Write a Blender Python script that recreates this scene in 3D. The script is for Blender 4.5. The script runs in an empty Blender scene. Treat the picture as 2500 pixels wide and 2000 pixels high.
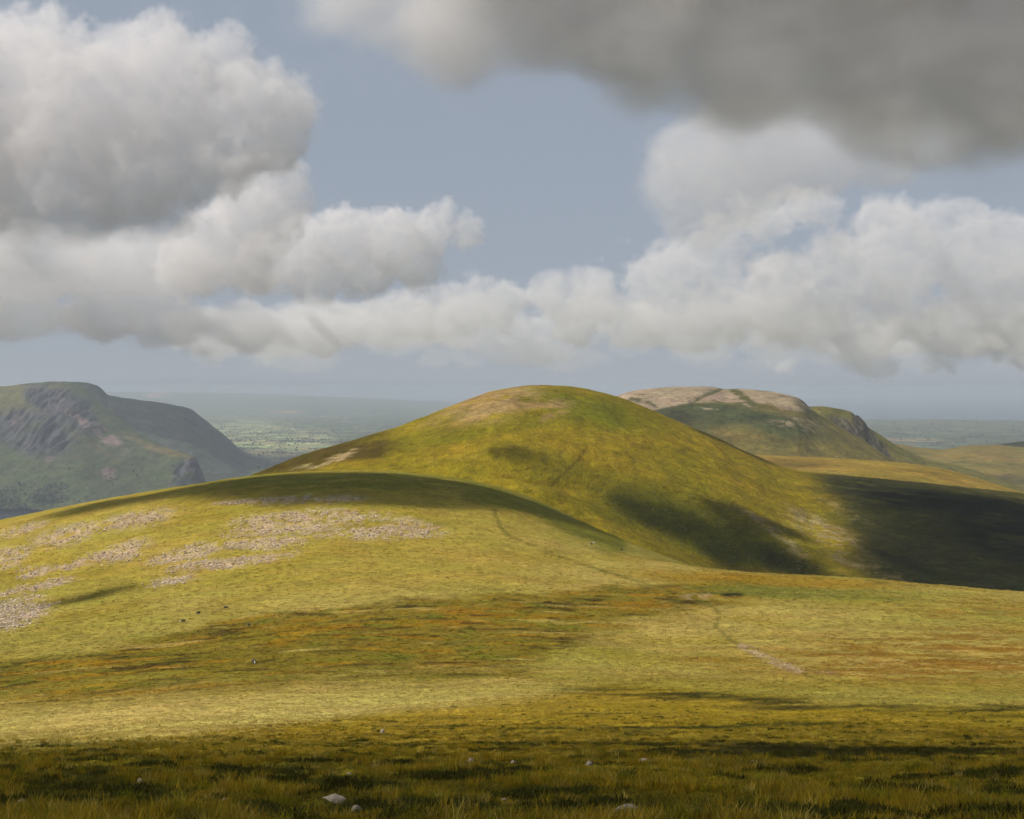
import bpy, bmesh, math, random, time
import numpy as np
from mathutils import Vector, Matrix
T0 = time.time()
sc = bpy.context.scene
R = math.radians

# ------------------------------------------------------------------ camera, sky, sun, exposure
F, CX, HY = 3000.0, 1250.0, 945.0           # focal length and horizon in photograph pixels (2500 x 2000)
cam_d = bpy.data.cameras.new('camera')
cam = bpy.data.objects.new('camera', cam_d)
sc.collection.objects.link(cam)
cam_d.sensor_width = 36.0
cam_d.lens = 36.0 * F / 2500.0
cam_d.shift_y = -(1000.0 - HY) / 2500.0
cam_d.clip_start = 0.3
cam_d.clip_end = 400000.0
cam.rotation_euler = (R(90), 0, 0)
sc.camera = cam

SUN_EL, SUN_AZ = 46.0, -112.0               # azimuth clockwise from the view direction
SUN = Vector((math.sin(R(SUN_AZ)) * math.cos(R(SUN_EL)), math.cos(R(SUN_AZ)) * math.cos(R(SUN_EL)), math.sin(R(SUN_EL))))
world = bpy.data.worlds.new('World')
sc.world = world
world.use_nodes = True
wn = world.node_tree
bg = wn.nodes['Background']
sky = wn.nodes.new('ShaderNodeTexSky')
sky.sky_type = 'NISHITA'
sky.sun_disc = False
sky.sun_elevation = R(SUN_EL)
sky.sun_rotation = R(SUN_AZ)
sky.altitude = 500
sky.air_density = 1.0
sky.dust_density = 0.0
sky.ozone_density = 3.5
hs = wn.nodes.new('ShaderNodeHueSaturation')
hs.inputs['Saturation'].default_value = 1.0
tone = wn.nodes.new('ShaderNodeVectorMath'); tone.operation = 'SCALE'; tone.inputs[3].default_value = 1 / 4.0
gam = wn.nodes.new('ShaderNodeGamma'); gam.inputs[1].default_value = 0.12        # evens out the bright horizon
back = wn.nodes.new('ShaderNodeVectorMath'); back.operation = 'SCALE'; back.inputs[3].default_value = 3.5
wn.links.new(sky.outputs[0], tone.inputs[0]); wn.links.new(tone.outputs[0], gam.inputs[0]); wn.links.new(gam.outputs[0], back.inputs[0])
wbal = wn.nodes.new('ShaderNodeVectorMath'); wbal.operation = 'MULTIPLY'; wbal.inputs[1].default_value = (0.835, 0.91, 1.04)
wn.links.new(back.outputs[0], wbal.inputs[0]); wn.links.new(wbal.outputs[0], hs.inputs['Color']); wn.links.new(hs.outputs[0], bg.inputs[0])
bg.inputs[1].default_value = 0.12

sun_d = bpy.data.lights.new('sun', 'SUN')
sun_d.energy = 5.0
sun_d.angle = R(0.5)
sun_d.color = (1.0, 0.945, 0.87)
sun_o = bpy.data.objects.new('sun', sun_d)
sc.collection.objects.link(sun_o)
sun_o.rotation_euler = SUN.to_track_quat('Z', 'Y').to_euler()

sc.view_settings.view_transform = 'Standard'
sc.view_settings.look = 'None'
sc.view_settings.gamma = 1.0
sc.view_settings.exposure = 0.0
cy = sc.cycles
cy.volume_bounces = 8
cy.max_bounces = 10
cy.diffuse_bounces = 2
cy.glossy_bounces = 2
cy.transparent_max_bounces = 8
cy.volume_step_rate = 6
cy.volume_max_steps = 160
cy.use_denoising = True
cy.use_adaptive_sampling = True
cy.adaptive_threshold = 0.03

# ------------------------------------------------------------------ helpers
rng = np.random.default_rng(11)
_perm = rng.permutation(4096)
_ang = rng.random(4096) * 2 * np.pi
_gx, _gy = np.cos(_ang), np.sin(_ang)

def perlin(x, y):
    xi = np.floor(x).astype(np.int64); yi = np.floor(y).astype(np.int64)
    xf = x - xi; yf = y - yi
    u = xf * xf * xf * (xf * (xf * 6 - 15) + 10); v = yf * yf * yf * (yf * (yf * 6 - 15) + 10)
    def g(ix, iy, dx, dy):
        h = _perm[(_perm[ix & 4095] + iy) & 4095]
        return _gx[h] * dx + _gy[h] * dy
    a = g(xi, yi, xf, yf); b = g(xi + 1, yi, xf - 1, yf); c = g(xi, yi + 1, xf, yf - 1); d = g(xi + 1, yi + 1, xf - 1, yf - 1)
    return ((a + (b - a) * u) + ((c + (d - c) * u) - (a + (b - a) * u)) * v) * 1.5

def fbm(x, y, wl, octs=4, gain=0.5, seed=0.0):
    """fractal noise, about -1..1, first wavelength wl"""
    s = 0.0; a = 1.0; t = 0.0; f = 1.0 / wl
    for k in range(octs):
        s = s + a * perlin(x * f + seed * 17.3 + k * 5.2, y * f + seed * 9.1 - k * 3.7); t += a; a *= gain; f *= 2.03
    return s / t * 1.3

def sstep(a, b, x):
    t = np.clip((x - a) / (b - a), 0, 1)
    return t * t * (3 - 2 * t)

def pchip(xk, yk, x):
    """monotone cubic interpolation; yk may hold several columns on its last axis"""
    xk = np.asarray(xk, float); yk = np.asarray(yk, float)
    one = yk.ndim == 1
    if one: yk = yk[:, None]
    h = np.diff(xk)[:, None]; d = np.diff(yk, axis=0) / h
    m = np.zeros_like(yk)
    w1 = 2 * h[1:] + h[:-1]; w2 = h[1:] + 2 * h[:-1]
    ok = d[:-1] * d[1:] > 0
    with np.errstate(divide='ignore', invalid='ignore'):
        mm = (w1 + w2) / (w1 / d[:-1] + w2 / d[1:])
    m[1:-1] = np.where(ok, mm, 0); m[0] = d[0]; m[-1] = d[-1]
    x = np.clip(np.asarray(x, float), xk[0], xk[-1])
    i = np.clip(np.searchsorted(xk, x) - 1, 0, len(xk) - 2)
    hh = h[i]; t = ((x - xk[i]) / h[i, 0])[:, None]
    y = (yk[i] * (1 + 2 * t) * (1 - t) ** 2 + m[i] * hh * t * (1 - t) ** 2 + yk[i + 1] * t * t * (3 - 2 * t) + m[i + 1] * hh * t * t * (t - 1))
    return y[:, 0] if one else y

def line(pts):
    a = np.array(pts, float)
    return lambda x: pchip(a[:, 0], a[:, 1], x)

def tag(o, label=None, cat=None, group=None, kind=None):
    if label: o['label'] = label
    if cat: o['category'] = cat
    if group: o['group'] = group
    if kind: o['kind'] = kind
    return o

def link(o, parent=None):
    sc.collection.objects.link(o)
    if parent: o.parent = parent
    return o

def mesh_obj(name, verts, faces, mat, smooth=True, parent=None):
    me = bpy.data.meshes.new(name)
    verts = np.asarray(verts, np.float32); faces = np.asarray(faces, np.int32)
    k = faces.shape[1]
    me.vertices.add(len(verts)); me.vertices.foreach_set('co', verts.ravel())
    me.loops.add(faces.size); me.loops.foreach_set('vertex_index', faces.ravel())
    me.polygons.add(len(faces)); me.polygons.foreach_set('loop_start', np.arange(0, faces.size, k, dtype=np.int32))
    me.update(calc_edges=True)
    if smooth: me.polygons.foreach_set('use_smooth', np.ones(len(faces), bool))
    if mat: me.materials.append(mat)
    return link(bpy.data.objects.new(name, me), parent)

class Nodes:
    """short hand for building node trees"""
    def __init__(s, tree): s.t = tree; s.N = tree.nodes
    def n(s, ty, **k):
        x = s.N.new(ty)
        for a, b in k.items(): setattr(x, a, b)
        return x
    def put(s, sock, v):
        if isinstance(v, bpy.types.NodeSocket): s.t.links.new(v, sock)
        else: sock.default_value = v
    def math(s, op, a, b=0.0, c=None, clamp=False):
        x = s.n('ShaderNodeMath', operation=op, use_clamp=clamp)
        s.put(x.inputs[0], a); s.put(x.inputs[1], b)
        if c is not None: s.put(x.inputs[2], c)
        return x.outputs[0]
    def vmath(s, op, a, b=None, out=0):
        x = s.n('ShaderNodeVectorMath', operation=op)
        s.put(x.inputs[0], a)
        if b is not None: s.put(x.inputs[3] if op == 'SCALE' else x.inputs[1], b)
        return x.outputs[out]
    def noise(s, vec, scale, detail=4, rough=0.55, dist=0.0):
        x = s.n('ShaderNodeTexNoise'); s.put(x.inputs['Vector'], vec)
        x.inputs['Scale'].default_value = scale; x.inputs['Detail'].default_value = detail
        x.inputs['Roughness'].default_value = rough; x.inputs['Distortion'].default_value = dist
        return x.outputs[0]
    def remap(s, v, a, b, c, d):
        x = s.n('ShaderNodeMapRange'); s.put(x.inputs[0], v)
        for i, q in enumerate((a, b, c, d)): x.inputs[i + 1].default_value = q
        return x.outputs[0]
    def mix(s, f, a, b, mode='MIX'):
        x = s.n('ShaderNodeMix', data_type='RGBA', blend_type=mode)
        s.put(x.inputs[0], f)
        for q, v in ((6, a), (7, b)):
            s.put(x.inputs[q], v if isinstance(v, bpy.types.NodeSocket) else (*v, 1.0))
        return x.outputs[2]

def new_mat(name):
    m = bpy.data.materials.new(name); m.use_nodes = True
    m.node_tree.nodes.clear()
    g = Nodes(m.node_tree)
    out = g.n('ShaderNodeOutputMaterial')
    return m, g, out

def land_material(name, unit, contrast=0.5, bump=0.6, streak=1.0, rock=False):
    """colour attribute of the ground times fine grain; unit = size in metres of the finest grain"""
    m, g, out = new_mat(name)
    p = g.n('ShaderNodeBsdfPrincipled')
    p.inputs['Roughness'].default_value = 0.95
    p.inputs['Specular IOR Level'].default_value = 0.05
    co = g.n('ShaderNodeTexCoord').outputs['Object']
    at = g.n('ShaderNodeAttribute', attribute_name='ground').outputs['Color']
    ma = g.n('ShaderNodeMapping'); g.put(ma.inputs[0], co); ma.inputs['Scale'].default_value = (1 / streak, 1.0, 1.0)
    v = ma.outputs[0]
    n1 = g.noise(v, 1 / (unit * 22), 5, 0.6, 0.6)
    n2 = g.noise(v, 1 / (unit * 5), 4, 0.65, 0.3)
    n3 = g.noise(v, 1 / unit, 3, 0.7)
    f1 = g.remap(n1, 0.3, 0.7, 1 - contrast * 0.5, 1 + contrast * 0.4)
    f2 = g.remap(n2, 0.3, 0.7, 1 - contrast * 0.6, 1 + contrast * 0.5)
    f3 = g.remap(n3, 0.25, 0.75, 1 - contrast * 0.8, 1 + contrast * 0.8)
    f = g.math('MULTIPLY', g.math('MULTIPLY', f1, f2), f3)
    c = g.vmath('SCALE', at, f)
    # hue drift between green and straw
    n4 = g.noise(v, 1 / (unit * 40), 4, 0.6, 0.5)
    tint = g.mix(g.remap(n4, 0.35, 0.65, 0, 1), (0.95, 1.01, 0.88), (1.06, 0.975, 1.0))
    c = g.mix(1.0, c, tint, 'MULTIPLY')
    g.put(p.inputs['Base Color'], c)
    if bump:
        b = g.n('ShaderNodeBump'); b.inputs['Strength'].default_value = bump; b.inputs['Distance'].default_value = unit * 1.2
        g.put(b.inputs['Height'], g.math('ADD', n3, g.math('MULTIPLY', n2, 2.0)))
        g.put(p.inputs['Normal'], b.outputs[0])
    g.put(out.inputs[0], p.outputs[0])
    return m

def hexp(px, py, D):
    """photograph pixel and distance -> world point"""
    return Vector(((px - CX) / F * D, D, (HY - py) / F * D))

FAR = 2.6                                    # stretch of the distances of the far landforms
class Sheet:
    """a landform: a grid of world points with its picture position kept alongside"""
    def __init__(s, name, X, Y, Z):
        s.name, s.X, s.Y, s.Z = name, X, Y, Z
        s.px = CX + F * X / Y; s.py = HY - F * Z / Y
    def lift(s, dz):
        s.Z = s.Z + dz; s.py = HY - F * s.Z / s.Y
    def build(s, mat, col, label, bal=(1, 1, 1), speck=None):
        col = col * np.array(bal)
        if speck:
            wl, amp = speck
            q = fbm(s.X, s.Y, wl, 3, 0.7, 150); q2 = fbm(s.X * 0.6, s.Y, wl * 3.5, 4, 0.65, 151)
            col = col * (1 + amp * q + amp * q2)[..., None]
            col = cmix(col, (0.035, 0.036, 0.010), 0.55 * sstep(0.42, 0.62, q + 0.35 * q2))
        n, m = s.X.shape
        i = np.arange(n * m).reshape(n, m)
        f = np.stack([i[:-1, :-1], i[:-1, 1:], i[1:, 1:], i[1:, :-1]], -1).reshape(-1, 4)
        o = mesh_obj(s.name, np.stack([s.X, s.Y, s.Z], -1).reshape(-1, 3), f, mat)
        a = o.data.attributes.new('ground', 'FLOAT_COLOR', 'POINT')
        c = np.ones((n * m, 4), np.float32); c[:, :3] = np.clip(col.reshape(-1, 3), 0.004, 0.9)
        a.data.foreach_set('color', c.ravel())
        s.col = col; s.obj = o
        tag(o, label, None, None, 'structure')
        return o
    def find(s, px, py, rows=None):
        """the ground point seen at a picture position (front faces only)"""
        q = np.abs(s.px - px) + 2.0 * np.abs(s.py - py)
        if rows is not None: q = np.where(rows, q, 1e9)
        k = np.unravel_index(np.argmin(q), q.shape)
        return Vector((float(s.X[k]), float(s.Y[k]), float(s.Z[k]))), k

def ramp_sheet(name, px, crest, Dc, D0, base, power=1.6, rows=160, back=0.45, fall=1.0, bump=None):
    """hill seen from the front: from base (hidden) up to the crest line and over it"""
    t = np.concatenate([np.linspace(0, 1, rows), np.linspace(1, 1 + back, rows // 4)[1:]])[:, None]
    C = crest(px)[None]; D1 = (Dc(px) if callable(Dc) else np.full_like(px, Dc))[None]; Da = (D0(px) if callable(D0) else np.full_like(px, D0))[None]
    B = (base(px) if callable(base) else np.full_like(px, base))[None]
    Y = Da + (D1 - Da) * t
    g = 1 - np.abs(1 - np.minimum(t, 1)) ** power
    py = B + (C - B) * g
    py = np.where(t > 1, C + (B - C) * fall * ((t - 1) / back) ** 1.6, py)
    Z = (HY - py) / F * Y
    X = (px[None] - CX) / F * Y
    return Sheet(name, X, Y, Z), np.broadcast_to(t, Y.shape)

def ell(px, py, cx, cy, rx, ry, tilt=0.0, soft=0.5):
    """soft elliptical patch in picture degrees; tilt in degrees, up to the right positive"""
    c, s_ = math.cos(R(tilt)), math.sin(R(tilt))
    dx, dy = px - cx, -(py - cy)
    u = (dx * c + dy * s_) / rx; v = (-dx * s_ + dy * c) / ry
    return 1 - sstep(1 - soft, 1 + soft, np.sqrt(u * u + v * v))

def polydist(px, py, pts, ky=1.0):
    d = np.full(px.shape, 1e9)
    for (x0, y0), (x1, y1) in zip(pts[:-1], pts[1:]):
        dx, dy = x1 - x0, (y1 - y0) * ky
        t = np.clip(((px - x0) * dx + (py - y0) * ky * dy) / (dx * dx + dy * dy), 0, 1)
        d = np.minimum(d, np.hypot(px - x0 - t * dx, (py - y0) * ky - t * dy))
    return d

def cmix(c, target, m):
    return c + (np.array(target) - c) * np.clip(m, 0, 1)[..., None]

# ------------------------------------------------------------------ the near moor: slope, boggy saddle and stony knoll
Dk = np.array([2.5, 5, 8, 12, 16, 22, 30, 42, 60, 80, 110, 150, 200, 260, 330, 400, 480, 560, 650, 760, 950, 1300.])
near = [2750, 2360, 2160, 2050, 1990, 1930, 1882, 1846, 1816]
tab = {
    -900: [1832, 1818, 1785, 1740, 1680, 1615, 1560, 1510, 1470, 1440, 1430, 1450, 1550],
    0:    [1816, 1797, 1750, 1692, 1624, 1550, 1484, 1410, 1340, 1282, 1270, 1300, 1420],
    450:  [1796, 1766, 1720, 1660, 1590, 1512, 1440, 1355, 1270, 1204, 1192, 1230, 1350],
    900:  [1786, 1752, 1703, 1641, 1567, 1484, 1406, 1320, 1236, 1166, 1150, 1190, 1330],
    1200: [1782, 1744, 1696, 1634, 1562, 1482, 1412, 1334, 1262, 1206, 1186, 1230, 1390],
    1500: [1778, 1740, 1692, 1632, 1564, 1492, 1432, 1378, 1340, 1312, 1318, 1400, 1560],
    1850: [1778, 1740, 1692, 1634, 1571, 1502, 1447, 1404, 1411, 1450, 1520, 1620, 1750],
    2500: [1778, 1740, 1694, 1640, 1582, 1517, 1467, 1448, 1480, 1540, 1600, 1700, 1800],
    3400: [1785, 1748, 1704, 1652, 1600, 1545, 1505, 1490, 1520, 1570, 1620, 1710, 1800],
}
mpx = np.linspace(-900, 3400, 700)
mD = np.exp(np.linspace(math.log(2.5), math.log(1250), 560))
keys = sorted(tab)
cols = np.stack([pchip(np.log(Dk), near + tab[k], np.log(mD)) for k in keys], 0)      # columns x D
PY = pchip(keys, cols, mpx).T                                                       # D x px
crest_moor = line([(-900, 1425), (-300, 1330), (0, 1268), (200, 1228), (400, 1193), (640, 1160), (800, 1150), (920, 1148), (1010, 1155), (1100, 1166),
                   (1200, 1184), (1300, 1217), (1400, 1263), (1500, 1309), (1600, 1350), (1700, 1382), (1900, 1404), (2100, 1413), (2300, 1428), (2500, 1445), (3400, 1490)])
fr = mD > 350
imin = np.argmin(np.where(fr[:, None], PY, 1e9), 0)
delta = crest_moor(mpx) - PY[imin, np.arange(len(mpx))]
Dcr = mD[imin]
PY = PY + delta[None] * sstep(0.45, 1.0, mD[:, None] / Dcr[None])
Yg = np.repeat(mD[:, None], len(mpx), 1)
Xg = (mpx[None] - CX) / F * Yg
moor = Sheet('moor', Xg, Yg, (HY - PY) / F * Yg)
hummock = fbm(Xg, Yg, 2.6, 4, 0.55, 1)
moor.lift(0.16 * hummock * sstep(4, 14, Yg) + 0.10 * fbm(Xg, Yg, 0.7, 2, 0.5, 8) * (1 - sstep(60, 160, Yg)) +
          0.55 * fbm(Xg, Yg, 26, 4, 0.55, 2) * sstep(20, 120, Yg) + 1.0 * fbm(Xg, Yg, 95, 3, 0.5, 3) * sstep(90, 260, Yg))
px, py = moor.px, moor.py
X, Y = moor.X, moor.Y
wx = px + 26 * fbm(X, Y, 40, 4, 0.6, 4) * (600 / np.maximum(Y, 120)) ** 0.4
wy = py + 11 * fbm(X, Y, 30, 4, 0.6, 5)
n_big = fbm(X, Y, 60, 4, 0.6, 6); n_mid = fbm(X, Y, 14, 4, 0.6, 7); n_fine = fbm(X, Y, 4, 4, 0.65, 9); n_str = fbm(X * 0.4, Y, 9, 4, 0.65, 10)
STRAW, OLIVE, GREEN = (0.36, 0.282, 0.078), (0.255, 0.195, 0.024), (0.135, 0.135, 0.014)
ORANGE, PEAT, DARK, SCREE = (0.260, 0.150, 0.010), (0.050, 0.034, 0.008), (0.050, 0.048, 0.008), (0.45, 0.345, 0.25)
col = np.zeros(X.shape + (3,)) + np.array(STRAW)
col = cmix(col, (0.27, 0.235, 0.045), 0.8 * sstep(-0.25, 0.35, fbm(X, Y, 150, 3, 0.5, 18)))
col = cmix(col, OLIVE, 0.55 * sstep(-0.1, 0.5, n_big) + 0.25 * sstep(0, 0.6, n_mid))
knoll = sstep(1480, 1400, wy) * sstep(1500, 1150, wx)
col = cmix(col, (0.295, 0.225, 0.030), 0.6 * knoll)
up = line([(-900, 1640), (0, 1612), (250, 1585), (420, 1542), (700, 1494), (1100, 1452), (1500, 1428), (1750, 1400), (2000, 1412), (3400, 1440)])(px.ravel()).reshape(px.shape)
lw = line([(-900, 1740), (0, 1712), (700, 1672), (1250, 1652), (1420, 1570), (1700, 1496), (1950, 1445), (2100, 1420), (3400, 1430)])(px.ravel()).reshape(px.shape)
brk = 16 * fbm(X, Y, 22, 4, 0.65, 11)
bog = sstep(-6, 16, wy - up + brk) * sstep(-25, 45, lw - wy + 2.2 * brk)
col = cmix(col, (0.170, 0.130, 0.012), bog * 0.9)
col = cmix(col, ORANGE, bog * sstep(-0.05, 0.35, n_str + 0.5 * n_big))
col = cmix(col, GREEN, bog * sstep(0.15, 0.55, -n_mid + 0.3 * n_str))
col = cmix(col, PEAT, bog * 0.85 * sstep(0.12, 0.4, fbm(X * 0.35, Y, 7, 4, 0.65, 13)))
col = cmix(col, STRAW, bog * 0.8 * sstep(0.3, 0.6, fbm(X * 0.4, Y, 12, 3, 0.6, 14)))
col = cmix(col, (0.47, 0.375, 0.125), 0.85 * ell(wx, wy, 520, 1748, 760, 34, 3) * sstep(-0.7, 0.1, n_str + 0.2))
red = np.maximum(ell(wx, wy, 2330, 1598, 480, 62, 2), 0.7 * ell(wx, wy, 2400, 1482, 260, 24)) * sstep(-0.35, 0.3, n_str + n_fine * 0.6)
red = np.maximum(red, 0.6 * ell(wx, wy, 1780, 1612, 130, 14) * sstep(-0.3, 0.3, n_str))
col = cmix(col, (0.235, 0.130, 0.018), red * 0.95)
edge = ell(wx, wy, 1850, 1415, 330, 16, -3)
col = cmix(col, (0.25, 0.155, 0.013), edge * 0.8)
col = cmix(col, (0.15, 0.155, 0.025), 0.8 * ell(wx, wy, 1950, 1448, 260, 14, -2))
# the near slope: brown grass, dark heathy hollows
nb = line([(-900, 1812), (0, 1812), (250, 1806), (600, 1775), (950, 1724), (1300, 1694), (1500, 1668), (1750, 1680), (2100, 1712), (3400, 1715)])(px.ravel()).reshape(px.shape)
nearm = sstep(-6, 30, py - nb + 8 * n_mid)
col = cmix(col, (0.265, 0.185, 0.014), nearm * 0.88)
col = cmix(col, (0.23, 0.175, 0.004), nearm * 0.8 * sstep(0, 0.6, n_big))
col = cmix(col, (0.155, 0.122, 0.005), 0.6 * nearm * sstep(1812, 1880, wy))  # turf darkened down the near slope: shade put into its colour
bands = sstep(0.12, 0.45, fbm(X * 0.25, Y, 16, 4, 0.6, 15) + 0.55 * n_str)
col = cmix(col, DARK, nearm * bands * 0.9)
hollow = sstep(0.1, 0.5, fbm(X, Y * 0.8, 2.4, 4, 0.6, 16) + 0.2 * bands - 0.1 * sstep(30, 80, Y))
col = cmix(col, (0.055, 0.054, 0.006), nearm * hollow * (1 - 0.5 * sstep(40, 120, Y)))
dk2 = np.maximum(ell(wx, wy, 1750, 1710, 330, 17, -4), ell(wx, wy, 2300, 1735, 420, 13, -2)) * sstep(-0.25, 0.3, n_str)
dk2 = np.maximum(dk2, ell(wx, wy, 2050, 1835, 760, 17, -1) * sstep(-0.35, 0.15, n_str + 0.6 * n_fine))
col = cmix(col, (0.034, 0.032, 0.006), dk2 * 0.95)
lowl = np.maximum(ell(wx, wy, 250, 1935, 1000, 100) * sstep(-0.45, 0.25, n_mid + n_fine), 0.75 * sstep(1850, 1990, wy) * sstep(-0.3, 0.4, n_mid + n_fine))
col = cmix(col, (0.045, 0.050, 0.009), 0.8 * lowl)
# stony patches of the knoll
band = ell(wx, wy, 900, 1176, 560, 26, 0) * sstep(-0.6, 0.1, n_str + 0.1)
band = np.maximum(band, 1 - sstep(14, 34, polydist(wx, wy, [(1150, 1196), (1280, 1228), (1420, 1288), (1500, 1326)])))
col = cmix(col, (0.115, 0.125, 0.012), band * 0.7)  # dark green crest grass, with some of the crest's shade put into the colour
scree = np.zeros(X.shape)
for a in [(175, 1304, 85, 24, 14), (325, 1271, 110, 20, 12), (292, 1346, 70, 20, 12), (460, 1350, 95, 17, 12), (597, 1325, 65, 11, 8), (12, 1363, 60, 24, 14),
          (92, 1396, 46, 15, 12), (54, 1496, 72, 30, 18), (425, 1417, 50, 9, 6), (697, 1283, 125, 30, 4), (800, 1260, 130, 17, 0), (905, 1299, 160, 15, 0),
          (665, 1328, 80, 13, 5), (762, 1218, 120, 9, 0), (620, 1222, 90, 8, 4), (60, 1290, 60, 10, 14), (190, 1375, 90, 7, 14), (60, 1440, 80, 9, 12), (560, 1375, 150, 10, 8), (120, 1425, 70, 6, 10),
          (1010, 1275, 70, 7, -8)]:
    scree = np.maximum(scree, ell(wx, wy, *a, soft=0.45))
scree = scree * sstep(-0.28, 0.3, n_fine + 0.7 * n_mid + 0.12)
col = cmix(col, SCREE, scree * 0.85)
# worn path and peaty cuts
path = [(1205, 1240), (1212, 1265), (1224, 1290), (1245, 1310), (1300, 1332), (1400, 1372), (1500, 1402), (1600, 1432), (1700, 1462), (1742, 1482), (1758, 1502), (1745, 1528), (1785, 1563), (1830, 1590), (1900, 1625), (1960, 1645), (2010, 1662)]
pd = polydist(px + 6 * n_fine, py + 2 * n_fine, path, 2.0)
pth = (1 - sstep(2.0, 7, pd)) * sstep(-0.5, 0.2, n_mid + 0.4)
col = cmix(col, (0.115, 0.105, 0.016), pth * 0.7 * sstep(-0.7, -0.1, n_fine + 0.5 * n_mid + 0.25 * (wy < 1320)))
dirt = (1 - sstep(6, 17, polydist(px + 8 * n_fine, py + 3 * n_fine, [(1812, 1578), (1850, 1596), (1900, 1622), (1950, 1638)], 1.6))) * sstep(-0.35, 0.15, n_fine + 0.1)
dirt = np.maximum(dirt, ell(wx, wy, 1690, 1453, 40, 6) * sstep(-0.2, 0.2, n_fine))
dirt = np.maximum(dirt, 0.8 * ell(wx, wy, 2010, 1640, 26, 3) * sstep(-0.2, 0.2, n_fine))
col = cmix(col, (0.38, 0.27, 0.16), dirt * 0.9)
col = cmix(col, (0.03, 0.03, 0.010), ell(px + 3 * n_fine, py + n_fine, 1788, 1452, 30, 4.5, 0, 0.3))
moor.scree = scree
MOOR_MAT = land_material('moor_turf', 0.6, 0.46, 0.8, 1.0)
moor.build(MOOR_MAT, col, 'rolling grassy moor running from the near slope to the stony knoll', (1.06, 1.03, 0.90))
print('moor', time.time() - T0)

# ------------------------------------------------------------------ the main hill
hpx = np.linspace(-400, 3000, 560)
crest_hill = line([(-400, 1330), (300, 1245), (560, 1183), (620, 1157), (730, 1113), (850, 1078), (960, 1046), (1050, 1012), (1120, 984), (1200, 956), (1260, 945), (1330, 940), (1400, 945),
                   (1480, 961), (1560, 988), (1640, 1022), (1700, 1048), (1760, 1073), (1830, 1106), (1900, 1135), (1960, 1151), (2100, 1163), (2300, 1183), (2500, 1205), (3000, 1262)])
hill, ht = ramp_sheet('hill', hpx, crest_hill, line([(-400, 1300), (600, 1330), (1330, 1500), (2000, 1560), (3000, 1650)]), 800, 1620, 1.55, 300)
X, Y = hill.X, hill.Y
side = sstep(0, 0.12, 1 - ht) * (ht < 1)
# shelf in front of the summit, gully to the right of it, spur beyond the gully
sh = 16 * np.exp(-((hill.px - 1230) / 170) ** 2 - ((hill.py - 1215) / 30) ** 2) - 17 * np.exp(-((hill.px - 1250) / 200) ** 2 - ((hill.py - 1150) / 28) ** 2)
gully = polydist(hill.px, hill.py, [(1400, 1150), (1560, 1240), (1750, 1330), (1980, 1420), (2200, 1500)], 1.5)
sh += -16 * np.exp(-(gully / 75) ** 2)
g2 = polydist(hill.px, hill.py, [(1830, 1290), (1950, 1350), (2060, 1430)], 1.5)
sh += 9 * np.exp(-(g2 / 50) ** 2)
hill.lift((sh + 1.3 * (1 - 2 * np.abs(fbm(X * 1.4, Y * 0.45, 60, 4, 0.55, 29))) + 6.5 * fbm(X, Y, 230, 4, 0.5, 21) + 2.0 * fbm(X, Y, 45, 5, 0.58, 22)) * (0.12 + 0.88 * side) + 0.9 * fbm(X, Y, 30, 4, 0.6, 30))
px, py = hill.px, hill.py
wx = px + 26 * fbm(X, Y, 90, 4, 0.6, 23); wy = py + 12 * fbm(X, Y, 70, 4, 0.6, 24)
n_big = fbm(X, Y, 160, 4, 0.6, 25); n_mid = fbm(X, Y, 45, 4, 0.6, 26); n_fine = fbm(X, Y, 12, 4, 0.65, 27); n_str = fbm(X * 0.4, Y, 40, 4, 0.6, 28)
col = np.zeros(X.shape + (3,)) + np.array((0.285, 0.218, 0.034))
col = cmix(col, (0.225, 0.185, 0.016), 0.6 * sstep(-0.05, 0.5, n_big + 0.4 * n_str))
col = cmix(col, (0.36, 0.27, 0.055), 0.6 * sstep(0.1, 0.6, -n_str + 0.3 * n_mid))
col = cmix(col, (0.16, 0.175, 0.014), 0.8 * ell(wx, wy, 1440, 1000, 170, 34, -14))
col = cmix(col, (0.17, 0.165, 0.018), 0.6 * ell(wx, wy, 1150, 1055, 220, 24, 8))
pink = np.maximum(ell(wx, wy, 1205, 990, 120, 34, 14), 0.8 * ell(wx, wy, 1320, 990, 70, 10, 4))
pink = np.maximum(pink, 0.7 * ell(wx, wy, 1345, 1018, 28, 7, 24)); pink = np.maximum(pink, 0.6 * ell(wx, wy, 1110, 1010, 80, 18, 22))
col = cmix(col, (0.40, 0.275, 0.42), pink * 0.9 * sstep(-0.5, 0.1, n_mid + 0.5 * n_fine + 0.15))
hea = np.maximum(ell(wx, wy, 760, 1112, 190, 32, 20), ell(wx, wy, 880, 1100, 80, 22, 8))
col = cmix(col, (0.075, 0.052, 0.018), hea * 0.9 * sstep(-0.6, 0, n_mid + 0.2))
rk = np.maximum(ell(wx, wy, 800, 1128, 55, 7, 20, 0.3), 0.8 * ell(wx, wy, 735, 1142, 30, 3, 18, 0.4)); rk = np.maximum(rk, 0.8 * ell(wx, wy, 845, 1106, 30, 3, 18))
col = cmix(col, (0.45, 0.36, 0.6), rk * sstep(-0.15, 0.2, n_fine + 0.1))
col = cmix(col, (0.36, 0.32, 0.2), 0.6 * (1 - sstep(1.5, 5, polydist(px, py + 3 * n_mid, [(1050, 1123), (1100, 1121), (1150, 1117), (1185, 1107)], 2))) * sstep(-0.2, 0.2, n_fine))
col = cmix(col, (0.38, 0.29, 0.075), 0.5 * ell(wx, wy, 1290, 1192, 150, 8, -4))
col = cmix(col, (0.20, 0.12, 0.018), 0.7 * ell(wx, wy, 1225, 1163, 30, 5) + 0.5 * ell(wx, wy, 1310, 1178, 50, 6))
val = ell(wx, wy, 1720, 1300, 330, 70, -24)
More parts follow.
